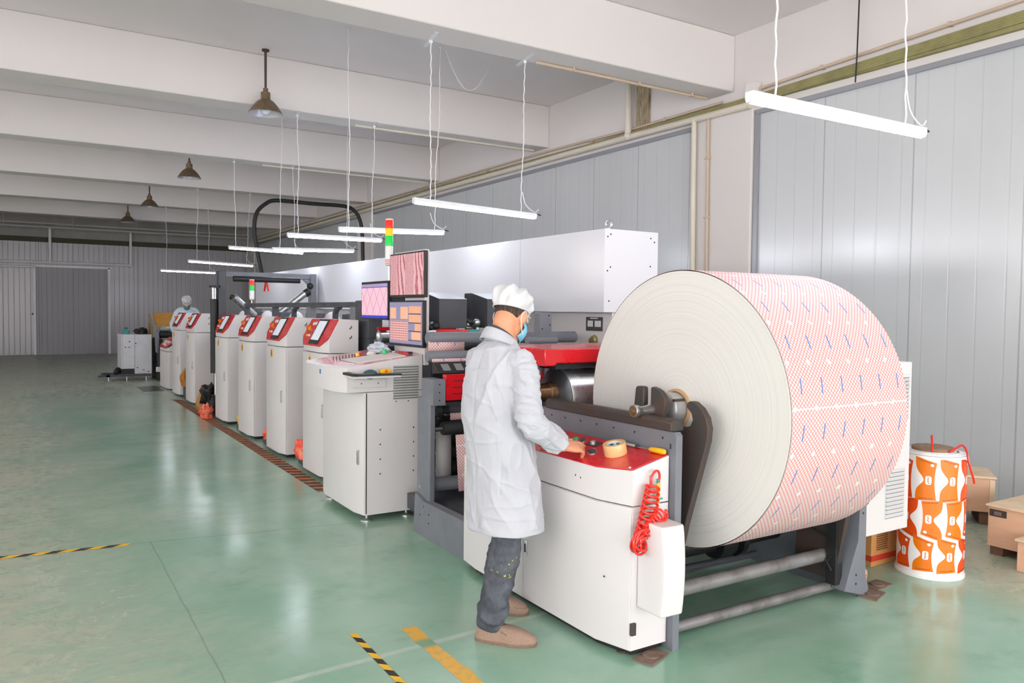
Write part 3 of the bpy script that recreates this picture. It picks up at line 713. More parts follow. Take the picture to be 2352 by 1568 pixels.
t = thing('marker_pen', 'pale green pen lying behind the roll of packing tape', 'pen', onp(2.51, 2.95))
MB().tube([onp(2.516, 2.885, 0.008), onp(2.514, 2.99, 0.008)], 0.0065, 10).build('barrel', mk('pale_green_plastic', (190, 212, 200), 0.3), t)
MB().tube([onp(2.5165, 2.862, 0.008), onp(2.516, 2.885, 0.008)], 0.0072, 10).build('cap', W['dgray'], t)

# red coiled air hose hanging on the cabinet end with a yellow blow gun
t = thing('air_hose', 'red coiled air hose hanging on the white cabinet end', 'hose', (2.35, 2.61, 0.50))
pts = []
def coil(c0, c1, r0, r1, turns, n, ph=0.0, yo=0.0, flat=0.35):
    c0 = Vector(c0); c1 = Vector(c1)
    for i in range(n):
        u = i / (n - 1); a = ph + 2 * PI * turns * u; c = c0.lerp(c1, u); rr2 = r0 + (r1 - r0) * u
        pts.append(c + Vector((math.cos(a) * rr2, math.sin(a) * rr2 * 0.42, math.sin(a) * rr2 * flat)))
pts += [Vector((2.441, 2.640, 0.80)), Vector((2.444, 2.638, 0.83)), Vector((2.435, 2.638, 0.852)), Vector((2.412, 2.636, 0.852)), Vector((2.392, 2.636, 0.825)), Vector((2.392, 2.636, 0.79))]
coil((2.398, 2.630, 0.79), (2.345, 2.612, 0.60), 0.036, 0.052, 8, 150, 2.6)
for k in range(130):
    a = 2 * PI * 8 * k / 129; rr2 = 0.024 + 0.044 * (0.5 + 0.5 * math.sin(k * 0.23))
    pts.append(Vector((2.318 + math.cos(a) * rr2, 2.606 - 0.02 * math.sin(k * 0.37), 0.555 + math.sin(a) * rr2 * 0.9)))
coil((2.35, 2.60, 0.60), (2.425, 2.60, 0.668), 0.034, 0.034, 6, 100, 0.5, 0, 0.8)
pts += [Vector((2.455, 2.60, 0.662)), Vector((2.465, 2.61, 0.648))]
MB().tube(smooth_path(pts, 3), 0.0058, 12).build('hose', W['hose'], t)
t = thing('blow_gun', 'yellow blow gun hanging at the top of the red hose', 'air gun', (2.44, 2.648, 0.74))
MB().tube([(2.441, 2.645, 0.80), (2.443, 2.645, 0.785), (2.444, 2.646, 0.76), (2.446, 2.648, 0.70)], [0.008, 0.010, 0.010, 0.007], 10).build('body', W['yel'], t)
MB().tube([(2.441, 2.643, 0.815), (2.441, 2.644, 0.797)], 0.0085, 10).build('coupling', W['teal'], t)
MB().tube([(2.43, 2.646, 0.725), (2.446, 2.644, 0.722), (2.465, 2.640, 0.724)], 0.004, 8).build('trigger', W['teal'], t)
# ------------------------------------------------------------------ press control cabinets
XB = 2.60
def control_cabinet(y0, label):
    r = thing('control_cabinet', label, 'control cabinet', (2.45, y0 + 0.37, 0), 'white control cabinets with red sloping panels')
    Y = lambda v: y0 + v
    def plan2(x0): return [(XB, Y(0)), (x0 + 0.04, Y(0)), (x0, Y(0.14)), (x0, Y(0.62)), (x0 + 0.04, Y(0.74)), (XB, Y(0.74))]
    mb = MB()
    mb.ring_loft([planz(plan2(2.284), 0.035), planz(plan2(2.284), 1.165)])
    mb.hull(planz(plan2(2.28), 1.172) + [(2.28, Y(.14), 1.225), (2.28, Y(.62), 1.225), (2.32, Y(0), 1.30), (2.32, Y(.74), 1.30), (2.413, Y(0), 1.475), (2.413, Y(.74), 1.475), (XB, Y(0), 1.475), (XB, Y(.74), 1.475)])
    mb.build('body', W['white'], r, bevel=0.005)
    mb = MB(); pl = plan2(2.28)[1:5]; vs = []
    for t in (0.0, 0.007):
        for z in (0.04, 1.158): vs.append([(x - t, y + (0.004 if i == 0 else (-0.004 if i == 3 else 0)), z) for i, (x, y) in enumerate(pl)])
    n = 4; fl = vs[0] + vs[1] + vs[2] + vs[3]; fs = []
    for i in range(3): fs += [(i, i + 1, n + i + 1, n + i), (2 * n + i, 3 * n + i, 3 * n + i + 1, 2 * n + i + 1), (i, 2 * n + i, 2 * n + i + 1, i + 1), (n + i, n + i + 1, 3 * n + i + 1, 3 * n + i)]
    fs += [(0, n, 3 * n, 2 * n), (3, 2 * n + 3, 3 * n + 3, n + 3)]
    d = MB().add(fl, fs).build('door', W['white'], r)
    mb = MB().tube([(2.290, Y(.075), 0.585), (2.277, Y(.07), 0.59), (2.277, Y(.07), 0.70), (2.290, Y(.075), 0.705)], 0.005, 8); mb.build('handle', W['steel'], d)
    mb = MB()
    mb.prism([(Y(.40) + 0.034 * math.cos(a), 1.085 + (0.055 if math.sin(a) > 0 else 0.045) * math.sin(a)) for a in [2 * PI * k / 20 for k in range(20)]], 'x', 2.270, 2.274)
    mb.m = 1; mb.prism([(Y(.40) + 0.022 * math.cos(a), 1.087 + 0.038 * math.sin(a)) for a in [2 * PI * k / 16 for k in range(16)]], 'x', 2.2685, 2.2705)
    mb.m = 2; mb.prism([(Y(.40) - 0.007, 1.06), (Y(.40) + 0.010, 1.085), (Y(.40) + 0.002, 1.085), (Y(.40) + 0.006, 1.115), (Y(.40) - 0.010, 1.09), (Y(.40) - 0.002, 1.09)], 'x', 2.2675, 2.2690)
    mb.build('warning_badge', [W['yel'], mk('badge_brown', (176, 116, 16), 0.5), W['black']], d)
    MB().box(2.33, XB, Y(.03), Y(.71), 0.004, 0.036).build('plinth', W['black'], r)
    P0 = Vector((2.28, 0, 1.225)); U = Vector((0.133, 0, 0.25)); N = Vector((-0.883, 0, 0.47))
    def pp(s, v, h=0.0): q = P0 + U * s + N * h; return Vector((q.x, Y(v), q.z))
    poly = [(1.0, 0.0), (0.30, 0.0), (0.0, 0.14), (-0.05, 0.14), (-0.05, 0.62), (0.0, 0.62), (0.30, 0.74), (1.0, 0.74)]
    poly = [(1.0, 0.0), (0.30, 0.0), (0.0, 0.14), (0.0, 0.62), (0.30, 0.74), (1.0, 0.74)]
    cp = MB().slab([pp(s, v, 0.001) for s, v in poly], N, 0.010).build('control_panel', W['red'], r, bevel=0.003)
    mb = MB().slab([pp(s, v, 0.011) for s, v in ((0.06, .20), (0.97, .20), (0.97, .47), (0.06, .47))], N, 0.006)
    sc = mb.build('screen_bezel', W['black'], cp, bevel=0.002)
    mb = MB(); ps = [pp(s, v, 0.018) for s, v in ((0.20, .225), (0.90, .225), (0.90, .445), (0.20, .445))]; mb.slab(ps, N, 0.001); mb.build('screen', W['lcd'], sc)
    def btn(s, v, rad, h, mat, name):
        mb = MB(); mb.lathe([(rad * 1.3, 0), (rad * 1.3, 0.004), (rad, 0.005)], pp(s, v, 0.011), N, 14); mb.m = 1
        mb.lathe([(rad, 0.004), (rad, h), (rad * 0.7, h + 0.004), (0, h + 0.005)], pp(s, v, 0.011), N, 14); mb.build(name, [W['steel'], mat], cp)
    mb = MB(); mb.lathe([(0.024, 0), (0.024, 0.006), (0.011, 0.008), (0.011, 0.016)], pp(0.62, .66, 0.011), N, 18); mb.m = 1
    mb.lathe([(0.014, 0.016), (0.018, 0.022), (0.018, 0.032), (0.0, 0.036)], pp(0.62, .66, 0.011), N, 18); mb.build('emergency_stop', [W['yel'], W['oran']], cp)
    btn(0.78, .57, 0.016, 0.012, W['paper'], 'button'); btn(0.80, .51, 0.016, 0.012, W['paper'], 'button')
    btn(0.55, .57, 0.013, 0.012, W['amber'], 'button'); btn(0.56, .52, 0.013, 0.012, W['hose'], 'button')
    btn(0.34, .60, 0.012, 0.012, W['yel'], 'button'); btn(0.35, .54, 0.012, 0.012, W['paper'], 'button')
    # two small plates on the near side
    mb = MB()
    for z in (1.315, 1.405):
        mb.m = 0; mb.box(2.508, 2.538, Y(-0.002), Y(0.001), z - 0.022, z + 0.022)
        mb.m = 1; mb.box(2.511, 2.522, Y(-0.003), Y(-0.001), z - 0.018, z + 0.0); mb.box(2.525, 2.535, Y(-0.003), Y(-0.001), z - 0.01, z + 0.016)
    mb.build('label_plate', [W['paper'], W['dgray']], r)
    return r

def lcd_mat():
    m, nt, b = base_mat('touch_screen_gray')
    p = geopos(nt); q = scaled(nt, p, (1, 1, 1))
    f = ramp(nt, noise_n(nt, scaled(nt, p, (30, 50, 150)), 1.0, 2), 0.5, 0.6)
    c = mixc(nt, mth(nt, 'MULTIPLY', f, 0.3), s2l((206, 212, 220)), s2l((160, 168, 178)))
    nt.links.new(c, b.inputs['Base Color']); nt.links.new(c, b.inputs['Emission Color']); b.inputs['Emission Strength'].default_value = 0.25
    b.inputs['Roughness'].default_value = 0.15
    return m
W['lcd'] = lcd_mat()
for y0, lab in ((6.83, 'nearest white control cabinet with red panel, behind the inspection desk'), (8.17, 'second white control cabinet with red panel, counted from the inspection desk'), (9.52, 'third white control cabinet with red panel, counted from the inspection desk'), (10.92, 'fourth white control cabinet with red panel, just before the black lift column'), (13.30, 'white control cabinet with red panel just past the black lift column'), (14.70, 'farthest full-height white control cabinet, before the low red-panel cabinet')):
    control_cabinet(y0, lab)
# low cabinet at the far end
r = thing('low_control_cabinet', 'low white cabinet with dark red sloping button panel at the far end of the row', 'control cabinet', (2.45, 16.5, 0))
mb = MB(); pl = [(2.60, 16.0), (2.32, 16.0), (2.28, 16.2), (2.28, 16.9), (2.34, 17.1), (2.60, 17.1)]
mb.ring_loft([planz(pl, 0.02), planz(pl, 0.72)]); mb.hull(planz(pl, 0.73) + [(2.28, 16.2, 0.78), (2.28, 16.9, 0.78), (2.32, 16.0, 0.80), (2.5, 16.0, 0.97), (2.5, 17.1, 0.97), (2.60, 16.0, 0.97), (2.60, 17.1, 0.97), (2.34, 17.1, 0.80)])
mb.build('body', W['white'], r, bevel=0.005)
N = Vector((-0.65, 0, 0.76)); cp = MB().slab([(2.275, 16.2, 0.785), (2.275, 16.9, 0.785), (2.33, 17.1, 0.83), (2.49, 17.1, 0.97), (2.49, 16.0, 0.97), (2.31, 16.0, 0.83)], N, 0.01).build('button_panel', W['red'], r)
for a, b2 in ((16.3, .88), (16.5, .88), (16.75, .88), (16.4, .83), (16.65, .84)):
    x = 2.275 + (b2 - .785) / .185 * .215; MB().lathe([(0.03, 0), (0.03, .03), (0, .035)], Vector((x, a, b2)) + N * 0.01, N, 12).build('button', W['paper'], cp)

# ------------------------------------------------------------------ inspection desk with monitors
r = thing('inspection_desk', 'white inspection desk with red top and a monitor panel beside the press', 'control desk', (2.3, 5.9, 0))
pl = [(2.57, 5.42), (2.112, 5.42), (2.082, 5.56), (2.082, 6.2), (2.112, 6.33), (2.57, 6.33)]
mb = MB().ring_loft([planz(pl, 0.05), planz(pl, 0.96)])
mb.m = 1
for z in (0.35, 0.46, 0.57, 0.68):
    for x in (2.235, 2.505): mb.cyl((x, 5.418, z), (x, 5.421, z), 0.006, 8)
for x in (2.36, 2.46): mb.cyl((x, 5.418, 0.885), (x, 5.421, 0.885), 0.005, 8)
mb.box(2.122, 2.130, 5.4185, 5.421, 0.06, 0.955)
mb.build('body', [W['white'], W['black']], r, bevel=0.005)
mb = MB(); pf = [(2.118, 5.425), (2.082, 5.56), (2.082, 6.2), (2.112, 6.328)]; vs = []
for t in (0.0, 0.010):
    for z in (0.06, 0.955): vs += [(x - t, y, z) for x, y in pf]
n = 4; fs = []
for i in range(3): fs += [(i, i + 1, n + i + 1, n + i), (2 * n + i, 3 * n + i, 3 * n + i + 1, 2 * n + i + 1), (i, 2 * n + i, 2 * n + i + 1, i + 1), (n + i, n + i + 1, 3 * n + i + 1, 3 * n + i)]
fs += [(0, n, 3 * n, 2 * n), (3, 2 * n + 3, 3 * n + 3, n + 3)]
d = mb.add(vs, fs).build('door', W['white'], r)
mb = MB().box(2.080, 2.094, 5.478, 5.496, 0.42, 0.53); mb.m = 1; mb.box(2.078, 2.081, 5.483, 5.491, 0.43, 0.52); mb.build('handle', [W['steel'], W['black']], d, bevel=0.003)
dt = lambda x: 1.14 + (x - 1.93) * 0.145
dp = [(2.575, 5.4205), (1.975, 5.4205), (1.925, 5.56), (1.925, 6.22), (1.975, 6.38), (2.575, 6.38)]
mb = MB().ring_loft([planz(dp, 0.965), [(x, y, dt(x)) for x, y in dp]])
mb.m = 1; mb.box(1.9235, 1.926, 5.85, 5.885, 1.075, 1.11)
mb.build('desk_top', [W['white'], W['blue']], r, bevel=0.006)
dn = Vector((-0.1435, 0, 0.99))
rp = [(2.565, 5.43), (2.12, 5.43), (2.06, 5.56), (1.99, 5.75), (1.97, 5.95), (2.00, 6.2), (2.06, 6.34), (2.565, 6.34)]
MB().slab([(x, y, dt(x) + 0.0005) for x, y in rp], dn, 0.002).build('desk_mat', W['pink'], r)
mb = MB().box(2.585, 2.625, 5.41, 5.98, 1.15, 2.035); mb.build('monitor_panel', W['white'], r, bevel=0.004)
mb = MB(); z0, z1 = 0.90, 1.155; mb.box(2.335, 2.545, 5.4185, 5.421, z0, z1)
for k in range(13):
    z = z0 + (z1 - z0) * (k + .5) / 13
    mb.m = 1; mb.box(2.338, 2.542, 5.4165, 5.419, z - 0.006, z - 0.002); mb.m = 0; mb.box(2.338, 2.542, 5.412, 5.419, z + 0.002, z + 0.007)
mb.build('vent_grille', [mk('vent_gray', (190, 190, 186), 0.5), W['dgray']], r)
mb = MB(); mb.box(1.955, 2.31, 5.22, 5.414, 1.083, 1.10); mb.m = 1; mb.box(1.94, 1.985, 5.215, 5.412, 1.10, 1.118); mb.box(1.955, 2.31, 5.205, 5.225, 1.10, 1.112); mb.box(1.985, 2.305, 5.225, 5.41, 1.10, 1.103)
mb.m = 2; mb.prism([(5.415, 1.0), (5.405, 1.0), (5.405, 1.06), (5.36, 1.083), (5.415, 1.083)], 'x', 2.02, 2.27); mb.m = 1; mb.cyl((2.08, 5.403, 1.03), (2.08, 5.406, 1.03), .005, 8); mb.cyl((2.21, 5.403, 1.03), (2.21, 5.406, 1.03), .005, 8); mb.build('side_shelf', [W['white'], W['black'], W['white']], r, bevel=0.004)
for x, y in ((2.15, 5.47), (2.47, 5.47), (2.15, 6.27), (2.5, 6.27)):
    MB().lathe([(0.0, 0.0), (0.045, 0.0), (0.045, 0.008), (0.014, 0.016), (0.010, 0.02), (0.010, 0.052)], (x, y, 0), n=20).build('foot', W['steel'], r)

def screen_mat(name, kind):
    m, nt, b = base_mat(name); p = geopos(nt); x, y, z = sep(nt, p)
    if kind == 'waves':
        n1 = noise_n(nt, scaled(nt, p, (1, 1, 1)), 5, 2)
        w = mth(nt, 'SINE', mth(nt, 'ADD', mth(nt, 'MULTIPLY', y, 240), mth(nt, 'ADD', mth(nt, 'MULTIPLY', n1, 9), mth(nt, 'MULTIPLY', mth(nt, 'ABSOLUTE', mth(nt, 'SUBTRACT', mth(nt, 'MODULO', mth(nt, 'ADD', y, 10), 0.32), 0.16)), mth(nt, 'MULTIPLY', z, 180)))))
        f = mth(nt, 'MULTIPLY', ramp(nt, w, -0.3, 0.8), ramp(nt, noise_n(nt, scaled(nt, p, (1, 30, 30)), 6, 3), 0.3, 0.55))
        c = mixc(nt, f, s2l((206, 164, 168)), s2l((148, 72, 84)))
    elif kind == 'lattice':
        k = 34
        a = mth(nt, 'ABSOLUTE', mth(nt, 'SINE', mth(nt, 'ADD', mth(nt, 'MULTIPLY', y, k * 0.62), mth(nt, 'MULTIPLY', z, k * 0.5)))); c2 = mth(nt, 'ABSOLUTE', mth(nt, 'SINE', mth(nt, 'SUBTRACT', mth(nt, 'MULTIPLY', y, k * 0.62), mth(nt, 'MULTIPLY', z, k * 0.5))))
        f = mth(nt, 'MAXIMUM', ramp(nt, a, 0.10, 0.03), ramp(nt, c2, 0.10, 0.03))
        fine = mth(nt, 'MULTIPLY', ramp(nt, mth(nt, 'SINE', mth(nt, 'MULTIPLY', mth(nt, 'ADD', y, z), 500)), 0.2, 0.9), 0.18)
        c = mixc(nt, mth(nt, 'MAXIMUM', mth(nt, 'MULTIPLY', f, 0.75), fine), s2l((232, 186, 202)), s2l((110, 60, 90)))
    elif kind == 'dots':
        a = mth(nt, 'MULTIPLY', mth(nt, 'SINE', mth(nt, 'MULTIPLY', mth(nt, 'ADD', y, z), 170)), mth(nt, 'SINE', mth(nt, 'MULTIPLY', mth(nt, 'SUBTRACT', y, z), 170)))
        c = mixc(nt, ramp(nt, a, 0.0, 0.5), s2l((214, 170, 164)), s2l((150, 84, 90)))
    else:
        a = noise_n(nt, scaled(nt, p, (1, 60, 120)), 2.0, 2)
        c = mixc(nt, mth(nt, 'MULTIPLY', ramp(nt, a, 0.54, 0.64), 0.6), s2l((222, 164, 132)), s2l((110, 76, 66)))
    nt.links.new(c, b.inputs['Base Color']); nt.links.new(c, b.inputs['Emission Color'])
    b.inputs['Emission Strength'].default_value = 0.3; b.inputs['Roughness'].default_value = 0.15
    return m
W['scrA'] = screen_mat('screen_waves', 'waves'); W['scrB'] = screen_mat('screen_lattice', 'lattice'); W['scrC'] = screen_mat('screen_dots', 'dots'); W['scrD'] = screen_mat('screen_text', 'text')
W['scrE'] = emis('screen_bluegray', (128, 126, 156), 0.3); W['scrF'] = emis('screen_blue', (40, 50, 170), 0.5); W['scrG'] = emis('screen_peach', (222, 164, 132), 0.3)
def monitor(y0, y1, z0, z1, label, arm):
    r = thing('monitor', label, 'monitor', (2.57, (y0 + y1) / 2, z0), 'flat monitors of the inspection desk')
    X = 2.545
    mb = MB().box(X, X + 0.03, y0, y1, z0, z1); mb.build('bezel', W['black'], r, bevel=0.004)
    mb = MB(); mb.box(X + 0.03, 2.585, (y0 + y1) / 2 - 0.05, (y0 + y1) / 2 + 0.05, (z0 + z1) / 2 - 0.05, (z0 + z1) / 2 + 0.05)
    if arm: mb.box(2.575, 2.60, y0 - 0.25, (y0 + y1) / 2 + 0.04, (z0 + z1) / 2 - 0.03, (z0 + z1) / 2 + 0.03)
    mb.build('mount', W['black'], r)
    return r, X
def rect(X, y0, y1, z0, z1, mat, par_, name='screen', lift=0.0):
    return MB().box(X - 0.0025 - lift, X + 0.001, y0, y1, z0, z1).build(name, mat, par_)
r, X = monitor(5.33, 5.985, 1.668, 2.02, 'upper monitor on the white panel showing red-brown waves', 0)
rect(X, 5.345, 5.97, 1.69, 2.008, W['scrA'], r)
r, X = monitor(5.35, 5.995, 1.285, 1.645, 'lower monitor on the white panel with peach and gray windows', 0)
s = rect(X, 5.365, 5.98, 1.305, 1.632, W['scrE'], r)
rect(X, 5.62, 5.96, 1.325, 1.485, W['scrC'], s, 'picture_window', 0.002)
rect(X, 5.62, 5.76, 1.50, 1.595, W['scrG'], s, 'picture_window', 0.002); rect(X, 5.85, 5.96, 1.50, 1.59, W['scrG'], s, 'picture_window', 0.002)
for z0, z1, ya, mat in ((1.545, 1.60, 5.60, W['scrD']), (1.475, 1.535, 5.60, W['scrD']), (1.41, 1.465, 5.49, W['scrD']), (1.34, 1.40, 5.55, W['scrG'])):
    rect(X, 5.385, ya, z0, z1, mat, s, 'text_window', 0.002); MB().box(X - 0.005, X - 0.002, 5.385, 5.605, z0 - 0.006, z0 - 0.001).build('title_bar', W['black'], s)
r, X = monitor(6.02, 6.62, 1.485, 1.812, 'left monitor on an arm showing a pink lattice', 1)
s = rect(X, 6.035, 6.605, 1.50, 1.79, W['scrB'], r)
rect(X, 6.035, 6.605, 1.765, 1.79, mk('screen_lilac', (196, 180, 214), 0.3), s, 'tool_bar', 0.002); rect(X, 6.035, 6.605, 1.758, 1.764, W['scrF'], s, 'title_bar', 0.003); rect(X, 6.035, 6.605, 1.50, 1.522, W['scrF'], s, 'task_bar', 0.002)

def signal_tower(x, y, ztop, zbase, k, label, amber):
    r = thing('signal_tower', label, 'signal light', (x, y, zbase), 'red-green signal towers of the press')
    R = 0.034 * k; z = ztop
    def seg(h, mat, name):
        nonlocal z
        MB().lathe([(0, z), (R * 0.9, z), (R, z - 0.004), (R, z - h + 0.002), (0, z - h + 0.002)], (x, y, 0), n=24).build(name, mat, r); z -= h
    seg(0.012, W['paper'], 'cap'); seg(0.068, W['tR'], 'red_light')
    if amber: seg(0.062, W['tA'], 'amber_light')
    seg(0.085 * (1 if amber else .9), W['tG'], 'green_light')
    seg(0.115, W['tW'], 'clear_light')
    if amber: seg(0.035, W['tP'], 'buzzer')
    MB().lathe([(R, z), (R * 0.9, z - 0.012), (R * 0.3, z - 0.02)], (x, y, 0), n=20).build('base_ring', W['paper'], r)
    MB().cyl((x, y, z - 0.015), (x, y, zbase), 0.010, 10).build('pole', W['steel'], r)
W['tR'] = emis('signal_red', (226, 36, 28), 0.35); W['tG'] = emis('signal_green', (20, 176, 70), 0.35); W['tA'] = emis('signal_amber', (250, 170, 20), 0.35)
W['tW'] = mk('signal_clear', (232, 232, 230), 0.2); W['tP'] = mk('signal_pinkish', (240, 180, 174), 0.3)
signal_tower(2.62, 6.18, 2.335, 1.63, 1.0, 'tall red amber and green signal tower behind the inspection desk monitors', True)
signal_tower(2.72, 11.3, 1.975, 1.63, 1.0, 'small red and green signal tower inside the portal frame', False)

# clutter on the desk
def dk(x, y, h=0.003): return Vector((x, y, dt(x))) + dn * h
t = thing('notebook', 'open notebook of white pages on the red desk top', 'notebook', dk(2.25, 5.75))
MB().slab([dk(2.10, 5.56), dk(2.12, 5.95), dk(2.50, 5.85), dk(2.46, 5.47)], dn, 0.005).build('pages', W['paper'], t)
MB().slab([dk(2.09, 5.55, .001), dk(2.11, 5.96, .001), dk(2.51, 5.86, .001), dk(2.47, 5.46, .001)], dn, 0.002).build('cover', W['dgray'], t)
t = thing('ring_binder_spine', 'row of black binder rings at the edge of the white notebook', 'binder rings', dk(2.1, 6.0))
mb = MB()
for k in range(9):
    u = k / 8; c = dk(2.09 + 0.20 * u, 5.99 - 0.02 * u + 0.05, 0.014)
    mb.tube([c + Vector((math.cos(a) * 0.004, math.cos(a) * 0.012, math.sin(a) * 0.012)) for a in [2 * PI * i / 10 for i in range(11)]], 0.003, 6)
mb.build('rings', W['black'], t)
def crumple(name, label, cat, c, size, mat, seed, n=14, amp=0.35, group=None):
    rnd = random.Random(seed); off = Vector((rnd.random() * 9, rnd.random() * 9, rnd.random() * 9)); mb = MB()
    mb.ball((0, 0, 0), 1, n=n)
    vs = []
    for v in mb.v:
        q = Vector(v); d2 = 1 + amp * noise.noise(q * 1.7 + off) * 1.4 + amp * 0.6 * noise.noise(q * 4.5 + off)
        q = Vector((q.x * d2 * size[0], q.y * d2 * size[1], max(q.z * d2, -0.55) * size[2])); vs.append(q)
    lo = min(v.z for v in vs); mb.v = [tuple(Vector(c) + v - Vector((0, 0, lo))) for v in vs]
    return tag(mb.build(name, mat, smooth=25), label, cat, group)
W['bag'] = mk('clear_plastic_bag', (206, 216, 226), 0.25, var=0.4, vs=30, rgb2=(170, 184, 198))
crumple('plastic_bag', 'crumpled pale plastic bag at the back of the desk', 'bag', dk(2.47, 6.02, 0.002), (0.075, 0.16, 0.05), W['bag'], 3)
crumple('paper_scrap', 'crumpled white paper scrap among the small parts on the desk', 'paper', dk(2.36, 5.92, 0.004), (0.035, 0.035, 0.02), W['paper'], 9, 8)
for (x, y, s, mat, lab, nm) in ((2.29, 6.0, 0.018, W['hose'], 'small red plastic cap on the desk', 'plastic_plug'), (2.25, 5.93, 0.016, W['yel'], 'small yellow plastic cap on the desk', 'plastic_plug'), (2.42, 5.78, 0.020, W['green'], 'small green plastic cap on the desk', 'plastic_plug')):
    mb = MB().lathe([(0, 0), (s, 0), (s, s * 1.3), (s * 0.8, s * 1.6), (0, s * 1.6)], dk(x, y, 0.014 if y < 5.99 else 0.003), dn, 14); tag(mb.build(nm, mat), lab, 'plug')
t = thing('marker_pen', 'red marker pen lying at the back of the desk', 'pen', dk(2.53, 5.70))
MB().tube([dk(2.535, 5.58, .012), dk(2.53, 5.76, .012)], 0.008, 10).build('barrel', W['red'], t); MB().tube([dk(2.537, 5.53, .012), dk(2.535, 5.58, .012)], 0.009, 10).build('cap', W['black'], t)
t = thing('computer_mouse', 'dark rounded mouse on the side shelf of the desk', 'mouse', (2.11, 5.31, 1.103))
MB().ball((2.11, 5.31, 1.104), 1, (0.055, 0.035, 0.036), n=12).build('shell', mk('dark_teal_plastic', (60, 84, 98), 0.2), t); MB().box(2.075, 2.09, 5.308, 5.312, 1.123, 1.131).build('wheel', W['black'], t)
t = thing('tape_measure', 'yellow tape measure beside the mouse on the side shelf', 'tape measure', (2.22, 5.31, 1.103))
MB().box(2.185, 2.265, 5.29, 5.33, 1.104, 1.142).build('case', W['yel'], t, bevel=0.012, seg=3); MB().cyl((2.225, 5.288, 1.124), (2.225, 5.292, 1.124), 0.012, 14).build('badge', W['oran'], t)
# ------------------------------------------------------------------ the printing press
pr = thing('printing_press', 'long printing press with a tall white rear housing and gray frames', 'machine', (3.2, 10.0, 0))
mb = MB()
mb.box(3.90, 4.46, 4.885, 15.9, 1.57, 2.232)
mb.m = 1
for y in (6.13, 8.6, 11.1, 13.6): mb.box(3.8985, 3.9005, y - 0.004, y + 0.004, 1.572, 2.23)
mb.m = 2
for x, z in ((3.96, 2.19), (3.93, 2.17), (4.38, 2.18), (4.42, 2.15), (3.96, 1.93), (3.93, 1.90), (4.38, 1.95), (3.95, 1.66), (4.40, 1.66)): mb.cyl((x, 4.883, z), (x, 4.887, z), 0.007, 8)
hs = mb.build('drive_housing', [W['white2'], mk('panel_seam', (190, 190, 194), 0.5), W['black']], pr, bevel=0.006)
MB().box(4.00, 4.46, 4.90, 15.8, 0.05, 1.57).build('lower_housing', W['white'], pr, bevel=0.006)
mb = MB().box(3.996, 4.001, 5.02, 5.24, 1.415, 1.53); mb.m = 1
for a, b, c, d in ((5.04, 5.12, 1.45, 1.50), (5.145, 5.215, 1.45, 1.50), (5.08, 5.18, 1.515, 1.524)): mb.box(3.994, 3.997, a, b, c, d)
mb.build('name_plate', [W['dgray'], W['paper']], pr)
MB().lathe([(0.05, 0), (0.05, 0.02), (0.035, 0.03), (0, 0.032)], (4.0, 5.13, 1.335), (-1, 0, 0), 20).build('round_gauge', mk('brass_gauge', (150, 140, 96), 0.3, metal=0.6), pr)
pts = [(4.0 + 0, 4.96 + 0.035 * math.cos(a), 2.275 + 0.035 * math.sin(a)) for a in [2 * PI * k / 24 for k in range(25)]]
mb = MB().tube(pts, 0.009, 8); mb.cyl((4.0, 4.96, 2.23), (4.0, 4.96, 2.245), 0.022, 14); mb.build('lifting_eye', W['steel'], pr)
mb = MB(); yA = 15.05
for a, b in (((-.09, 0), (0, .26)), ((.09, 0), (0, .26)), ((-.05, .10), (.05, .10))): mb.tube([(3.893, yA - a[0] * 1.6, 1.90 + a[1]), (3.893, yA - b[0] * 1.6, 1.90 + b[1])], 0.018, 6)
mb.build('painted_letter', W['hose'], hs)
# near end: base, frame plate, red guard, rollers, web
mb = MB().prism([(4.20, 0.0), (4.20, 0.245), (4.88, 0.245), (5.02, 0.28), (5.05, 0.0)], 'x', 2.335, 2.40)
mb.m = 1
for y, z in ((4.80, 0.17), (4.80, 0.11), (4.88, 0.21), (4.94, 0.14)): mb.cyl((2.333, y, z), (2.336, y, z), 0.007, 8)
mb.build('base_beam', [W['gray'], W['black']], pr, bevel=0.005)
MB().box(2.40, 3.90, 4.40, 5.3, 0.10, 0.215).build('base_tray', W['dgray'], pr, bevel=0.004)
MB().box(2.365, 2.415, 4.86, 5.06, 0.0, 0.96).build('frame_plate', W['gray'], pr, bevel=0.012, seg=3)
mb = MB().box(2.37, 2.465, 4.815, 5.0, 0.915, 1.095); mb.m = 1
for z in (0.95, 1.005, 1.06): mb.cyl((2.42, 4.813, z), (2.42, 4.817, z), 0.006, 8)
mb.build('bearing_block', [W['gray'], W['black']], pr, bevel=0.012, seg=3)
mb = MB().box(2.475, 3.85, 4.83, 4.88, 0.945, 1.125); mb.m = 1
for z in (0.99, 1.035, 1.08): mb.box(2.53, 3.6, 4.8285, 4.831, z - 0.003, z + 0.003)
mb.build('red_guard', [W['red'], W['black']], pr, bevel=0.006)
mb = MB().prism([(4.90, 1.13), (4.985, 1.20), (5.02, 1.20), (5.02, 1.12)], 'x', 2.46, 3.85); mb.m = 1
nn = Vector((0, -0.635, 0.77))
for k in range(5):
    x = 2.50 + k * 0.105; mb.slab([(x, 4.915, 1.144), (x + 0.06, 4.915, 1.144), (x + 0.06, 4.97, 1.188), (x, 4.97, 1.188)], nn, 0.004)
mb.build('ink_key_panel', [W['black'], mk('ink_key_gray', (140, 140, 142), 0.4, metal=0.4)], pr)
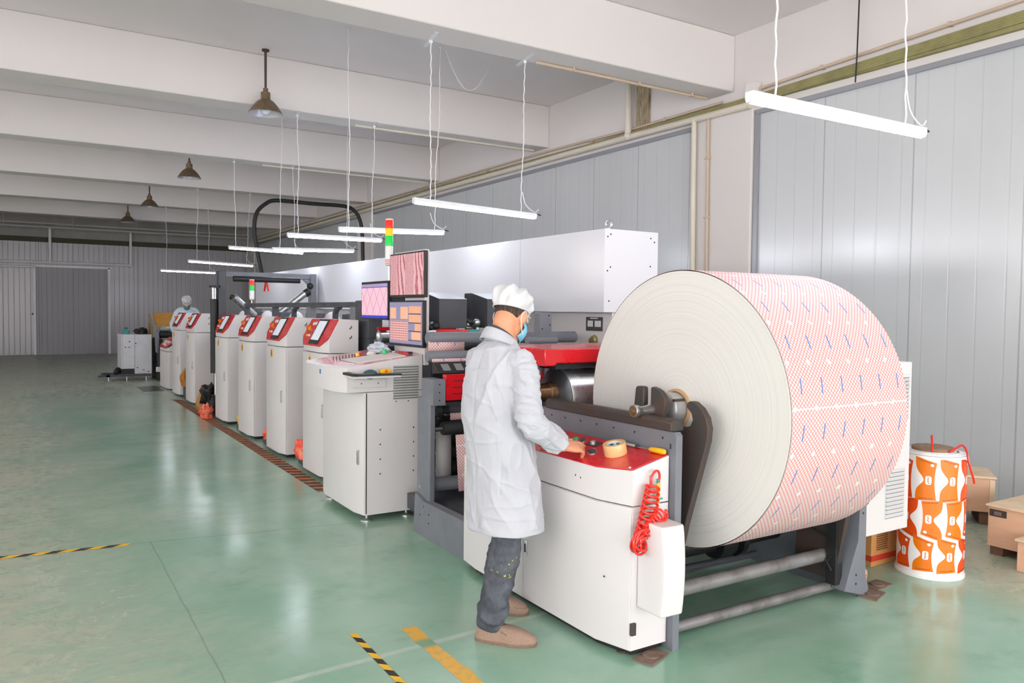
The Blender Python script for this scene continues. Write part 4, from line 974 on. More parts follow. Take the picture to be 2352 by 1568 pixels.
def roller(y, z, R, x0, x1, mat, name='roller', pin=True):
    mb = MB().lathe([(0, x0), (R * 0.92, x0), (R, x0 + 0.008), (R, x1 - 0.008), (R * 0.92, x1), (0, x1)], (0, y, z), (1, 0, 0), n=28)
    if pin: mb.m = 1; mb.cyl((x0 - 0.07, y, z), (x0, y, z), R * 0.25, 10)
    return mb.build(name, [mat, W['steel']], pr)
roller(5.05, 0.855, 0.05, 2.58, 3.85, W['dgray']); roller(4.93, 0.735, 0.048, 2.50, 3.85, W['rub'])
roller(5.25, 0.62, 0.05, 2.62, 3.85, W['black']); roller(5.25, 0.50, 0.045, 2.62, 3.85, W['black']); roller(5.25, 0.37, 0.055, 2.62, 3.85, W['black'])
roller(5.0, 0.325, 0.05, 2.43, 3.85, W['gray']); roller(5.12, 1.235, 0.04, 2.468, 3.85, W['gray'], pin=False); roller(5.2, 1.365, 0.045, 2.508, 3.85, W['gray'], pin=False)
mb = MB().lathe([(0, 0), (0.05, 0), (0.055, 0.03), (0.03, 0.05), (0.03, 0.1)], (2.47, 4.98, 0.86), (1, 0, 0), 16); mb.ball((2.50, 4.95, 0.90), 0.03, n=8); mb.ball((2.49, 4.99, 0.80), 0.035, n=8); mb.build('roller_clamp', W['black'], pr)
mb = MB().quad((2.585, 4.89, 0.69), (3.6, 4.89, 0.69), (3.6, 4.92, 0.275), (2.63, 4.92, 0.275))
mb.quad((2.60, 5.0, 0.78), (3.6, 5.0, 0.78), (3.6, 5.0, 0.83), (2.60, 5.0, 0.83)); mb.quad((2.50, 5.165, 1.265), (2.80, 5.165, 1.265), (2.80, 5.165, 1.345), (2.50, 5.165, 1.345)); mb.quad((2.48, 5.06, 1.195), (3.1, 5.06, 1.195), (3.1, 5.06, 1.222), (2.48, 5.06, 1.222))
w = mb.build('printed_web', W['web'], pr); so = w.modifiers.new('Solidify', 'SOLIDIFY'); so.thickness = 0.002
mb = MB().quad((2.495, 5.02, 0.70), (2.62, 5.02, 0.70), (2.62, 5.02, 0.345), (2.495, 5.02, 0.345)); w = mb.build('blank_web', W['paper'], pr); so = w.modifiers.new('Solidify', 'SOLIDIFY'); so.thickness = 0.002
MB().box(2.64, 3.85, 5.36, 5.40, 0.2, 1.2).build('rear_screen', W['black'], pr)
mb = MB().box(2.66, 2.91, 5.3, 5.36, 1.40, 1.425); mb.m = 1; mb.box(2.91, 3.0, 5.3, 5.36, 1.40, 1.425); mb.m = 2; mb.box(2.66, 3.8, 5.26, 5.42, 1.385, 1.40)
mb.build('marked_bar', [W['red'], W['teal'], W['steel']], pr)
def ink_box(x0, x1, y0, y1, z0, z1):
    mb = MB().prism([(y0, z0), (y0, z1 - 0.055), (y1 - 0.12, z1), (y1, z1), (y1, z0)], 'x', x0, x1)
    mb.m = 1; mb.add([(x0 - 0.001, y0 - 0.002, z1 - 0.053), (x1 + 0.001, y0 - 0.002, z1 - 0.053), (x1 + 0.001, y1 - 0.12, z1 + 0.002), (x0 - 0.001, y1 - 0.12, z1 + 0.002)], [(0, 1, 2, 3)])
    return mb.build('inking_head', [W['dgray'], mk('brushed_gray_lid', (150, 152, 158), 0.3, metal=0.5)], pr, bevel=0.004)
ink_box(2.78, 3.03, 5.55, 5.95, 1.43, 1.715); ink_box(3.22, 3.47, 5.55, 5.95, 1.43, 1.72)
MB().box(2.68, 3.85, 5.97, 6.05, 1.545, 1.59).build('cross_rail', W['dgray'], pr)
mb = MB().box(2.68, 3.85, 5.96, 6.0, 1.46, 1.52); mb.box(2.68, 3.85, 5.93, 5.97, 1.48, 1.50); mb.build('cross_rail', mk('pale_gray_rail', (206, 208, 208), 0.35, metal=0.3), pr)
rnd = random.Random(5)
for k in range(3):
    mb = MB(); cx = (2.70, 3.12, 3.55)[k]
    for j in range(7):
        mb.m = j % 2; mb.ball((cx + rnd.uniform(-.06, .06), 5.6 + rnd.uniform(-.05, .12), 1.43 + rnd.uniform(-.01, .05)), rnd.uniform(.015, .04), (1, 1, rnd.uniform(.4, 1)), n=6)
    mb.tube([(cx - .08, 5.75, 1.42), (cx - .03, 5.7, 1.50), (cx + .05, 5.72, 1.48), (cx + .09, 5.75, 1.41)], 0.012, 6)
    mb.build('valve_cluster', [W['steel'], W['black']], pr)
mb = MB().prism([(3.29, 0.9), (3.29, 1.56), (3.30, 1.565), (3.385, 1.565), (3.395, 1.555), (3.395, 0.9)], 'y', 4.88, 4.96); mb.m = 1
for x, z in ((3.37, 1.54), (3.31, 1.44), (3.38, 1.47)): mb.cyl((x, 4.878, z), (x, 4.881, z), 0.007, 8)
mb.build('frame_plate', [W['gray'], W['black']], pr, bevel=0.006)
mb = MB().cyl((3.12, 4.80, 1.355), (3.38, 4.80, 1.355), 0.028, 18); mb.build('roller', W['gray'], pr)
for x in (3.25, 3.31): MB().box(x - 0.012, x + 0.012, 4.82, 4.86, 1.0, 1.34).build('support_post', W['gray'], pr)
# long side wall, printing units, gantry frame above the cabinets
MB().box(2.66, 2.72, 6.75, 15.6, 0.02, 1.30).build('side_frame', W['dgray'], pr, bevel=0.006)
MB().box(2.70, 3.95, 5.45, 15.6, 0.0, 0.22).build('base_frame', W['dgray'], pr)
for k in range(5):
    y = 7.0 + 1.38 * k
    mb = MB().box(2.76, 3.86, y, y + 0.75, 0.22, 1.18); mb.m = 1; mb.box(2.78, 3.84, y - 0.08, y + 0.4, 1.18, 1.36); mb.m = 2; mb.cyl((2.76, y + 0.9, 1.25), (3.86, y + 0.9, 1.25), 0.09, 20)
    mb.m = 1; mb.ball((2.95, y + 0.2, 1.42), 0.10, (1, .8, 1.2), n=8); mb.m = 3; mb.box(3.1, 3.3, y + 0.1, y + 0.3, 1.36, 1.52)
    mb.build('printing_unit', [W['gray'], W['white'], W['steel'], W['dgray']], pr, bevel=0.01)
mb = MB().box(2.70, 3.5, 6.60, 6.64, 1.385, 1.415); mb.build('marked_bar', W['red'], pr)
mb = MB().cyl((2.72, 6.62, 1.32), (3.85, 6.62, 1.32), 0.05, 20); mb.build('roller', W['steel'], pr); mb = MB().cyl((2.72, 6.55, 1.22), (3.85, 6.55, 1.22), 0.05, 20); mb.build('roller', W['black'], pr)
mb = MB(); mb.ball((2.76, 6.66, 1.33), 0.06, (1, .7, 1.3), n=8); mb.m = 1; mb.ball((2.74, 6.63, 1.22), 0.06, (1, .7, 1), n=8); mb.box(2.70, 2.80, 6.6, 6.7, 1.1, 1.2); mb.build('valve_cluster', [W['steel'], W['black']], pr)
MB().box(2.668, 2.732, 7.10, 11.53, 1.588, 1.642).build('gantry_bar', W['dgray'], pr, bevel=0.006)
for y, w2 in ((11.48, .03), (10.0, .04), (8.55, .075), (7.17, .075)): MB().box(2.665, 2.735, y - w2, y + w2, 1.28, 1.595).build('gantry_post', W['gray'] if w2 > .05 else W['dgray'], pr, bevel=0.006)
for y in (9.2, 7.75): MB().tube([(2.70, y - 0.13, 1.60), (2.70, y - 0.05, 1.58), (2.70, y, 1.53), (2.70, y, 1.28)], 0.032, 10).build('gantry_brace', W['dgray'], pr)
MB().box(2.66, 2.80, 6.75, 7.08, 1.30, 1.655).build('gantry_post', W['dgray'], pr, bevel=0.006)
# portal frame with turner bars
py = 11.92
mb = MB().box(2.40, 2.50, py, py + 0.14, 0.0, 2.115); mb.build('portal_post', W['dgray'], pr, bevel=0.006)
MB().box(3.76, 3.85, py, py + 0.14, 0.2, 2.11).build('portal_post', W['gray'], pr, bevel=0.006)
mb = MB().box(2.50, 3.76, py + 0.02, py + 0.10, 2.025, 2.105); mb.prism([(3.64, 2.025), (3.76, 2.025), (3.76, 1.90)], 'y', py + 0.03, py + 0.07); mb.build('portal_beam', W['gray'], pr, bevel=0.006)
MB().cyl((2.60, py - 0.02, 2.0), (3.58, py - 0.02, 2.0), 0.042, 20).build('roller', W['black'], pr)
mb = MB().cyl((2.60, py, 1.735), (2.93, py + 0.1, 1.46), 0.055, 20); mb.build('turner_bar', W['steel'], pr)
MB().cyl((2.565, py, 1.735), (2.605, py, 1.72), 0.04, 14).build('bar_socket', W['black'], pr)
mb = MB().cyl((3.68, py - 0.02, 1.82), (3.25, py + 0.1, 1.46), 0.05, 20); mb.build('turner_bar', W['steel'], pr)
mb = MB().cyl((3.72, py - 0.02, 1.84), (3.66, py - 0.02, 1.80), 0.06, 14); mb.ball((3.74, py - 0.02, 1.92), 0.05, n=8); mb.build('bar_socket', W['black'], pr)
mb = MB().cyl((2.345, py + 0.06, 0.62), (2.345, py + 0.06, 1.70), 0.052, 20); mb.m = 1; mb.cyl((2.33, py + 0.04, 1.70), (2.33, py + 0.04, 1.87), 0.018, 12); mb.cyl((2.37, py + 0.08, 1.70), (2.37, py + 0.08, 1.87), 0.018, 12); mb.cyl((2.36, py + 0.06, 0.12), (2.36, py + 0.06, 0.62), 0.015, 10); mb.m = 0; mb.box(2.29, 2.42, py, py + 0.12, 1.865, 1.90); mb.box(2.32, 2.42, py + 0.02, py + 0.1, 0.0, 0.30)
mb.build('lift_column', [W['black'], W['steel']], pr)

# ------------------------------------------------------------------ far end of the hall
fr = thing('white_feed_cabinet', 'scuffed white cabinet on a low rail frame at the far end of the row', 'cabinet', (2.03, 18.9, 0))
mb = MB().box(1.74, 2.33, 18.5, 19.3, 0.25, 0.98); mb.box(2.0, 2.33, 18.5, 19.3, 0.14, 0.25); mb.m = 1
mb.box(1.995, 2.0, 18.498, 18.501, 0.25, 0.98); mb.box(1.765, 1.768, 18.498, 18.501, 0.25, 0.98)
for x, z in ((2.05, .27), (2.17, .22), (2.27, .18), (1.9, .83), (1.82, .71), (1.89, .71), (2.02, .79)): mb.ball((x, 18.499, z), .012, (1.6, .2, .8), n=5)
mb.build('body', [mk('scuffed_white', (216, 216, 222), 0.4, var=0.2, vs=6), W['black']], fr, bevel=0.01)
mb = MB().box(1.75, 2.3, 18.6, 19.2, 0.13, 0.25); mb.build('motor_tray', W['black'], fr)
mb = MB(); mb.box(1.3, 2.32, 18.45, 18.53, 0.085, 0.125); mb.box(1.4, 2.32, 19.1, 19.18, 0.085, 0.125); mb.box(1.45, 1.52, 18.45, 19.18, 0.085, 0.125); mb.build('rail_frame', W['dgray'], fr)
for x in (1.49, 1.84, 2.22): MB().cyl((x, 18.47, 0), (x, 18.47, 0.085), 0.016, 10).build('leg', W['steel'], fr)
mb = MB().ball((1.66, 18.7, 0.17), 0.06, n=8); mb.ball((1.70, 18.75, 0.2), 0.07, n=8); mb.build('pump', W['black'], fr)
t = thing('green_bottle', 'small green bottle on top of the scuffed white cabinet', 'bottle', (1.86, 18.75, 0.98))
MB().lathe([(0, 0), (0.065, 0), (0.065, 0.06), (0.03, 0.10), (0.022, 0.12), (0, 0.12)], (1.86, 18.75, 0.981), n=18).build('body', W['teal'], t); MB().cyl((1.86, 18.75, 1.10), (1.86, 18.75, 1.125), 0.03, 14).build('cap', W['dgray'], t)
crumple('black_bag', 'black bag with a white print lying on the scuffed white cabinet', 'bag', (2.17, 18.8, 0.982), (0.13, 0.15, 0.085), W['black'], 4)
t = thing('floor_grate', 'dark recessed plate in the floor before the low cabinet', 'floor plate', (2.0, 16.4, 0)); MB().box(1.86, 2.22, 15.9, 16.9, 0.0, 0.004).build('plate', mk('wet_dark_floor', (52, 56, 54), 0.3), t)
fu = thing('far_unwinder', 'far unwinder with an amber hood and black roller', 'machine', (2.75, 18.6, 0))
pts = [(18.3, 1.17), (18.45, 1.19), (18.75, 1.33), (19.0, 1.45), (19.03, 1.43), (18.78, 1.30), (18.47, 1.165), (18.3, 1.145)]
mb = MB().prism(pts, 'x', 2.42, 3.4); mb.build('amber_hood', W['amber'], fu, bevel=0.004)
mb = MB().prism([(18.45, 1.16), (18.98, 1.42), (19.0, 0.9), (18.5, 0.9)], 'x', 2.33, 2.36); mb.build('hood_side', mk('hood_side', (150, 126, 92), 0.5), fu)
MB().cyl((2.45, 18.2, 1.10), (3.4, 18.2, 1.10), 0.06, 18).build('roller', W['steel'], fu); MB().cyl((2.45, 18.2, 0.98), (3.4, 18.2, 0.98), 0.07, 18).build('roller', W['black'], fu)
mb = MB().box(2.42, 2.50, 18.1, 19.2, 0.0, 0.9); mb.m = 1; mb.prism([(18.0, .92), (18.2, 1.1), (18.4, .9), (18.3, .6), (18.1, .6)], 'x', 2.38, 2.42); mb.build('side_plate', [W['black'], W['gray']], fu, bevel=0.01)
mb = MB().box(2.5, 3.4, 18.1, 18.4, 0.0, 0.55); mb.m = 1; mb.box(2.36, 3.4, 18.02, 18.1, 0.20, 0.30); mb.build('base', [W['black'], W['white']], fu, bevel=0.01)

# ------------------------------------------------------------------ things on the floor
def tape_strip(a, b, w, n, name, label, mats, slope=1.0):
    a = Vector(a); b = Vector(b); t = (b - a); Lg = t.length; t.normalize(); s = Vector((-t.y, t.x, 0)) * w / 2; mb = MB(); st2 = Lg / n
    for k in range(n):
        p0 = a + t * st2 * k; p1 = a + t * st2 * (k + 1); sh = t * w * slope * 0.5
        q = [p0 - s - sh, p1 - s - sh, p1 + s + sh, p0 + s + sh]
        def cl(p): u = (p - a).dot(t); return p - t * (u - min(max(u, 0), Lg))
        q = [cl(p) for p in q]; mb.m = k % 2
        mb.add([(p.x, p.y, 0.0012) for p in q], [(0, 1, 2, 3)])
    q = a - t * 0; return tag(mb.build(name, mats, smooth=0), label, 'floor tape')
tape_strip((1.335, 3.578, 0), (1.327, 2.6, 0), 0.034, 15, 'hazard_tape', 'short black and yellow tape strip on the floor before the operator', [W['hazY'], W['hazB']])
tape_strip((-0.6, 5.82, 0), (0.58, 5.672, 0), 0.055, 15, 'hazard_tape', 'black and yellow tape strip along a floor joint at the left edge', [W['hazY'], W['hazB']])
tape_strip((2.19, 6.5, 0), (2.19, 14.3, 0), 0.13, 110, 'hazard_tape', 'long dirty orange and black striped tape along the foot of the white cabinets', [W['hazO'], W['hazB']], 0.4)
mb = MB(); rnd = random.Random(2); n = 30; lft = []; rgt = []
for k in range(n + 1):
    u = k / n; y = 3.50 - 1.0 * u; j = 0.012 * noise.noise(Vector((u * 9, 1, 0))); lft.append((1.555 + 0.0 * u + j, y, 0.0008)); rgt.append((1.632 - 0.0 * u + 0.012 * noise.noise(Vector((u * 8, 5, 0))), y, 0.0008))
mb.add(lft + rgt, [(k, k + 1, n + 2 + k, n + 1 + k) for k in range(n)])
def worn_line():
    m, nt, b = base_mat('worn_yellow_paint'); p = geopos(nt)
    f = ramp(nt, noise_n(nt, scaled(nt, p, (1, 1, 0)), 26, 6, 0.7), 0.52, 0.62)
    y = sep(nt, p)[1]; g = mth(nt, 'MULTIPLY', ramp(nt, y, 3.22, 3.34), ramp(nt, noise_n(nt, scaled(nt, p, (1, 1, 0)), 14, 4), 0.30, 0.5))
    g2 = mth(nt, 'MULTIPLY', ramp(nt, y, 3.22, 3.27), ramp(nt, y, 3.36, 3.31))
    nt.links.new(mixc(nt, mth(nt, 'MAXIMUM', mth(nt, 'MULTIPLY', f, 0.5), g2), s2l((226, 172, 70)), s2l((126, 160, 128))), b.inputs['Base Color']); b.inputs['Roughness'].default_value = 0.5
    return m
tag(mb.build('floor_line', worn_line(), smooth=0), 'worn solid yellow line painted on the floor near the operator', 'floor line')
W['obag'] = mk('orange_printed_bag', (236, 62, 24), 0.35, var=0.45, vs=7, rgb2=(246, 200, 170))
crumple('orange_bag', 'orange printed bag stuffed between the two nearest control cabinets', 'bag', (2.42, 7.73, 0.061), (0.13, 0.12, 0.15), W['obag'], 11)
crumple('orange_bag', 'orange bag stuffed between the second and third control cabinets', 'bag', (2.42, 9.11, 0.061), (0.10, 0.10, 0.10), W['obag'], 12)
crumple('yellow_rag', 'yellow rag between the third and fourth control cabinets', 'rag', (2.40, 10.46, 0.061), (0.07, 0.08, 0.10), W['yel'], 13)
crumple('orange_bag', 'bright orange and white bag on the floor below the black lift column', 'bag', (2.19, 11.75, 0.0), (0.085, 0.12, 0.13), W['obag'], 14)
crumple('black_bag', 'black bag with white marks on the floor beside the lift column', 'bag', (2.36, 12.45, 0.12), (0.12, 0.16, 0.18), W['black'], 15)
crumple('brown_rag', 'brown rag between the two farthest tall control cabinets', 'rag', (2.36, 14.35, 0.22), (0.10, 0.15, 0.16), mk('brown_rag', (176, 112, 40), 0.8, var=0.3), 16)
mb = MB().box(2.36, 2.62, 7.60, 7.9, 0.0, 0.06); tag(mb.build('step_box', W['dgray'], bevel=0.01), 'dark box on the floor between the two nearest control cabinets', 'box')
mb = MB().box(2.36, 2.62, 9.0, 9.3, 0.0, 0.06); tag(mb.build('step_box', W['dgray'], bevel=0.01), 'dark box on the floor between the second and third control cabinets', 'box')
mb = MB().box(2.36, 2.62, 10.35, 10.65, 0.0, 0.06); tag(mb.build('step_box', W['dgray'], bevel=0.01), 'dark box on the floor between the third and fourth control cabinets', 'box')
mb = MB().box(2.33, 2.55, 14.2, 14.55, 0.0, 0.22); tag(mb.build('step_box', W['dgray'], bevel=0.01), 'dark box on the floor between the two farthest tall control cabinets', 'box')
t = thing('cardboard_box', 'torn cardboard box on the floor before the far control cabinets', 'box', (2.42, 12.7, 0))
mb = MB().prism([(2.29, 0.0), (2.28, 0.05), (2.36, 0.34), (2.6, 0.36), (2.62, 0.0)], 'y', 12.70, 13.1); mb.build('carton', W['card'], t, bevel=0.006)

# cardboard box behind the stand
t = thing('cardboard_box', 'closed cardboard box with a red stripe under the louvred side cabinet', 'box', (4.59, 3.03, 0))
mb = MB().box(4.46, 4.72, 2.895, 3.17, 0.0, 0.30); mb.build('carton', W['card'], t, bevel=0.004)
mb = MB().box(4.458, 4.722, 2.893, 3.172, 0.035, 0.07); mb.build('red_stripe', mk('carton_red', (190, 50, 32), 0.7), t)
mb = MB(); rnd = random.Random(8)
for k in range(8):
    z = 0.10 + k * 0.014; x = 4.51
    while x < 4.62: l = rnd.uniform(.006, .02); mb.box(x, min(x + l, 4.625), 2.892, 2.8945, z, z + 0.007); x += l + 0.004
mb.build('printed_text', mk('carton_print', (110, 74, 40), 0.8), t)
crumple('plastic_wrap', 'crumpled pinkish wrap on the floor beside the stand foot', 'plastic wrap', (4.17, 2.80, 0.0), (0.06, 0.05, 0.06), mk('pinkish_wrap', (214, 170, 150), 0.4, var=0.4), 21)

# standing roll of orange printed film
c = Vector((4.719, 2.677, 0)); Rr = 0.187; H = 0.735; a0 = math.atan2(-c.y, -c.x)
fr = thing('film_roll', 'standing roll of white film printed with orange wrappers', 'film roll', c)
def cp_(u, z, h=0.0): a = a0 + u / Rr; return Vector((c.x + (Rr + h) * math.cos(a), c.y + (Rr + h) * math.sin(a), z))
mb = MB().lathe([(0, 0), (Rr + 0.006, 0), (Rr + 0.006, 0.015), (Rr, 0.02), (Rr, H - 0.02), (Rr - 0.003, H), (0.13, H + 0.004), (0.13, H + 0.018), (0.10, H + 0.018), (0, H + 0.018)], c, n=96)
mb.m = 0
for (rad, z) in ((Rr + 0.003, H - 0.012), (Rr - 0.01, H + 0.003), (Rr - 0.03, H + 0.008)): mb.lathe([(rad - 0.02, z), (rad, z), (rad - 0.001, z + 0.006), (rad - 0.02, z + 0.008)], c + Vector((0.004, -0.003, 0)), n=64)
PRT = 0.1327
def wrapper(uc, zt, zb, typ, red):
    N2 = 18; mb.m = 2 if red else 1; vs = []; fs = []; M2 = 8
    for i in range(N2 + 1):
        t = i / N2; bl = 0.047 * math.exp(-((t - 0.5) / 0.17) ** 2); 
        if typ: lb = -0.055 + 0.012 * math.sin(PI * t); rb = 0.060 - bl
        else: lb = -0.060 + bl; rb = 0.056 - 0.012 * math.sin(PI * t)
        for j in range(M2 + 1):
            u = lb + (rb - lb) * j / M2
            top = zt - (u * 0.28 if not typ else -u * 0.10); bot = zb + (u * 0.08 if not typ else -u * 0.28)
            vs.append(cp_(uc + u, top + (bot - top) * t, 0.0006))
    for i in range(N2):
        for j in range(M2): q = i * (M2 + 1) + j; fs.append((q, q + 1, q + M2 + 2, q + M2 + 1))
    mb.add(vs, fs)
    zm = (zt + zb) / 2; hh = (zt - zb)
    mb.m = 0
    def oval(u0, z0, ru, rz, h, p=2.0):
        n = 20; pts = []
        for k in range(n):
            ca, sa = math.cos(2 * PI * k / n), math.sin(2 * PI * k / n)
            pts.append(cp_(uc + u0 + ru * math.copysign(abs(ca) ** (2 / p), ca), z0 + rz * math.copysign(abs(sa) ** (2 / p), sa), h))
        mb.add(pts, [tuple(range(n))])
    s = 0.012 if not typ else -0.014
    oval(s, zm, 0.017, 0.026, 0.0012, 4)
    oval(0.030 if not typ else -0.030, (zt - 0.030) if not typ else (zb + 0.032), 0.010, 0.009, 0.0012)
    rr3 = random.Random(int(uc * 1000) + int(zt * 100)); mb.m = 3
    for k in range(4):
        z = zm + 0.016 - k * 0.010; u = s + rr3.uniform(-.008, -.002); mb.add([cp_(uc + u, z, .0016), cp_(uc + u + .009, z + .002, .0016), cp_(uc + u + .009, z - .003, .0016), cp_(uc + u, z - .004, .0016)], [(0, 1, 2, 3)])
    for e in (0, 1):
        u = -0.040
        while u < 0.036:
            l = rr3.uniform(.003, .006); top = zt - (u * 0.28 if not typ else -u * 0.10); bot = zb + (u * 0.08 if not typ else -u * 0.28)
            z = (top - 0.012) if e == 0 else (bot + 0.012)
            mb.add([cp_(uc + u, z + .004, .0012), cp_(uc + u + l, z + .004, .0012), cp_(uc + u + l, z - .003, .0012), cp_(uc + u, z - .003, .0012)], [(0, 1, 2, 3)]); u += l + .0035
for row, (zt, zb, typ, off) in enumerate(((0.715, 0.472, 0, -0.030), (0.472, 0.250, 1, 0.002), (0.240, 0.045, 0, -0.034))):
    for k in range(9): wrapper(off + (k - 4) * PRT, zt, zb, typ, k <= 3 or k >= 6)
mb.build('printed_film', [mk('film_white', (244, 240, 238), 0.25), mk('film_orange', (238, 122, 14), 0.25), mk('film_red_orange', (232, 78, 14), 0.25), mk('film_dark_print', (176, 70, 10), 0.4)], fr)
MB().lathe([(0.0, H + 0.012), (0.115, H + 0.012), (0.118, H + 0.018), (0.118, H + 0.036), (0.10, H + 0.040), (0, H + 0.040)], c + Vector((0.0, 0.0, 0)), n=40).build('brown_core_cap', mk('brown_core_board', (150, 122, 98), 0.8, var=0.6, vs=30, stretch=(1, 1, 8)), fr)
t = thing('red_cord', 'red cord tied over the top of the standing film roll', 'cord', (4.719, 2.677, H))
p = smooth_path([(4.575, 2.605, 0.86), (4.60, 2.615, 0.81), (4.61, 2.62, H + 0.022)])
MB().tube(p, 0.006, 8).build('cord_end', W['hose'], t)
p = smooth_path([(4.68, 2.555, H + 0.024), (4.728, 2.544, 0.778), (4.75, 2.52, 0.80), (4.745, 2.49, 0.775), (4.742, 2.474, 0.715), (4.76, 2.465, 0.65), (4.785, 2.462, 0.595), (4.79, 2.462, 0.575)])
MB().tube(p, 0.006, 8).build('cord', W['hose'], t)

# plywood crates by the right wall
def crate(name, label, cx, cy, rot, sx, sy, z0, z1, skid=True, plate=False):
    r = thing(name, label, 'crate', (cx, cy, 0)); M = Matrix.Translation((cx, cy, 0)) @ Matrix.Rotation(rot, 4, 'Z')
    def tb(mb, x0, x1, y0, y1, a, b):
        o = len(mb.v); mb.box(x0, x1, y0, y1, a, b); mb.v[o:] = [tuple(M @ Vector(v)) for v in mb.v[o:]]
    mb = MB(); tb(mb, -sx, sx, -sy, sy, z0, z1 - 0.015); mb.build('box_body', W['ply'], r, bevel=0.003)
    mb = MB(); tb(mb, -sx - 0.012, sx + 0.012, -sy - 0.012, sy + 0.012, z1 - 0.015, z1); mb.build('lid', W['plyt'], r, bevel=0.003)
    if skid:
        for y in (-sy + 0.05, sy - 0.05):
            mb = MB(); tb(mb, -sx + 0.02, sx - 0.02, y - 0.04, y + 0.04, 0, z0); mb.build('skid', mk('skid_wood', (120, 88, 70), 0.8, var=0.4), r)
    if plate:
        mb = MB(); tb(mb, -sx - 0.004, -sx, sy - 0.115, sy - 0.01, z1 - 0.075, z1 - 0.03); mb.m = 1; tb(mb, -sx - 0.006, -sx - 0.003, sy - 0.085, sy - 0.04, z1 - 0.065, z1 - 0.042); mb.build('corner_plate', [W['iron'], W['steel']], r)
    return r
k1 = crate('plywood_crate', 'small plywood crate against the right wall behind the standing film roll', 6.16, 3.34, 0.62, 0.20, 0.26, 0.10, 0.37)
mb = MB()
M = Matrix.Translation((6.16, 3.34, 0)) @ Matrix.Rotation(0.62, 4, 'Z')
for q in ((-0.2, -0.26), (-0.2, 0.22), (0.17, -0.26)):
    o = len(mb.v); mb.box(q[0] - 0.004, q[0] + 0.03, q[1] - 0.004, q[1] + 0.03, 0.105, 0.345); mb.v[o:] = [tuple(M @ Vector(v)) for v in mb.v[o:]]
mb.build('corner_batten', W['plyt'], k1)
crate('plywood_crate', 'large plywood crate with a metal corner plate at the right edge', 5.81, 2.30, 0.0, 0.41, 0.38, 0.06, 0.335, True, True)
crate('plywood_crate', 'lower plywood crate in front of the large one at the right edge', 5.28, 2.04, 0.0, 0.085, 0.36, 0.0, 0.20, False)
# ------------------------------------------------------------------ people
def remesh_obj(name, mb, mat, vox, smooth_it=2, parent=None, disp=None):
    me = mb.mesh(name + '_src', mat, smooth=0)
    o = bpy.data.objects.new(name, me); COL.objects.link(o)
    m = o.modifiers.new('R', 'REMESH'); m.mode = 'VOXEL'; m.voxel_size = vox; m.adaptivity = 0.0
    if smooth_it:
        q = o.modifiers.new('S', 'SMOOTH'); q.factor = 0.5; q.iterations = smooth_it
    dg = bpy.context.evaluated_depsgraph_get(); dg.update()
    me2 = bpy.data.meshes.new_from_object(o.evaluated_get(dg)); me2.name = name
    o.modifiers.clear(); o.data = me2; bpy.data.meshes.remove(me)
    if disp:
        me2.calc_loop_triangles(); ns = [v.normal.copy() for v in me2.vertices]
        for v, nrm in zip(me2.vertices, ns): v.co += nrm * disp(v.co, nrm)
    me2.materials.clear(); me2.materials.append(mat)
    me2.polygons.foreach_set('use_smooth', [True] * len(me2.polygons)); me2.update()
    par(o, parent)
    return o

def oval_ring(c, f, l, up, a, b_front, b_back, n=32, p=2.3):
    # c centre, l lateral axis, f forward axis; a half width, front/back depths
    out = []
    for k in range(n):
        t = 2 * PI * k / n; ca, sa = math.cos(t), math.sin(t)
        x = a * math.copysign(abs(ca) ** (2 / p), ca); y = math.copysign(abs(sa) ** (2 / p), sa); y *= b_front if y > 0 else b_back
        out.append(c + l * x + f * y)
    return out

def limb(mb, pts, rad, n=20, ball_end=True):
    # densely interpolated tube with round ends
    P = [Vector(p) for p in pts]; D = []; R2 = []
    for i in range(len(P) - 1):
        p0 = P[max(i - 1, 0)]; p1 = P[i]; p2 = P[i + 1]; p3 = P[min(i + 2, len(P) - 1)]
        for k in range(8):
            t = k / 8; t2 = t * t; t3 = t2 * t
            D.append(0.5 * ((2 * p1) + (p2 - p0) * t + (2 * p0 - 5 * p1 + 4 * p2 - p3) * t2 + (3 * p1 - p0 - 3 * p2 + p3) * t3)); R2.append(rad[i] + (rad[i + 1] - rad[i]) * t)
    D.append(P[-1]); R2.append(rad[-1])
    mb.tube(D, R2, n); mb.ball(D[0], R2[0] * 0.98, n=8)
    if ball_end: mb.ball(D[-1], R2[-1] * 0.98, n=8)

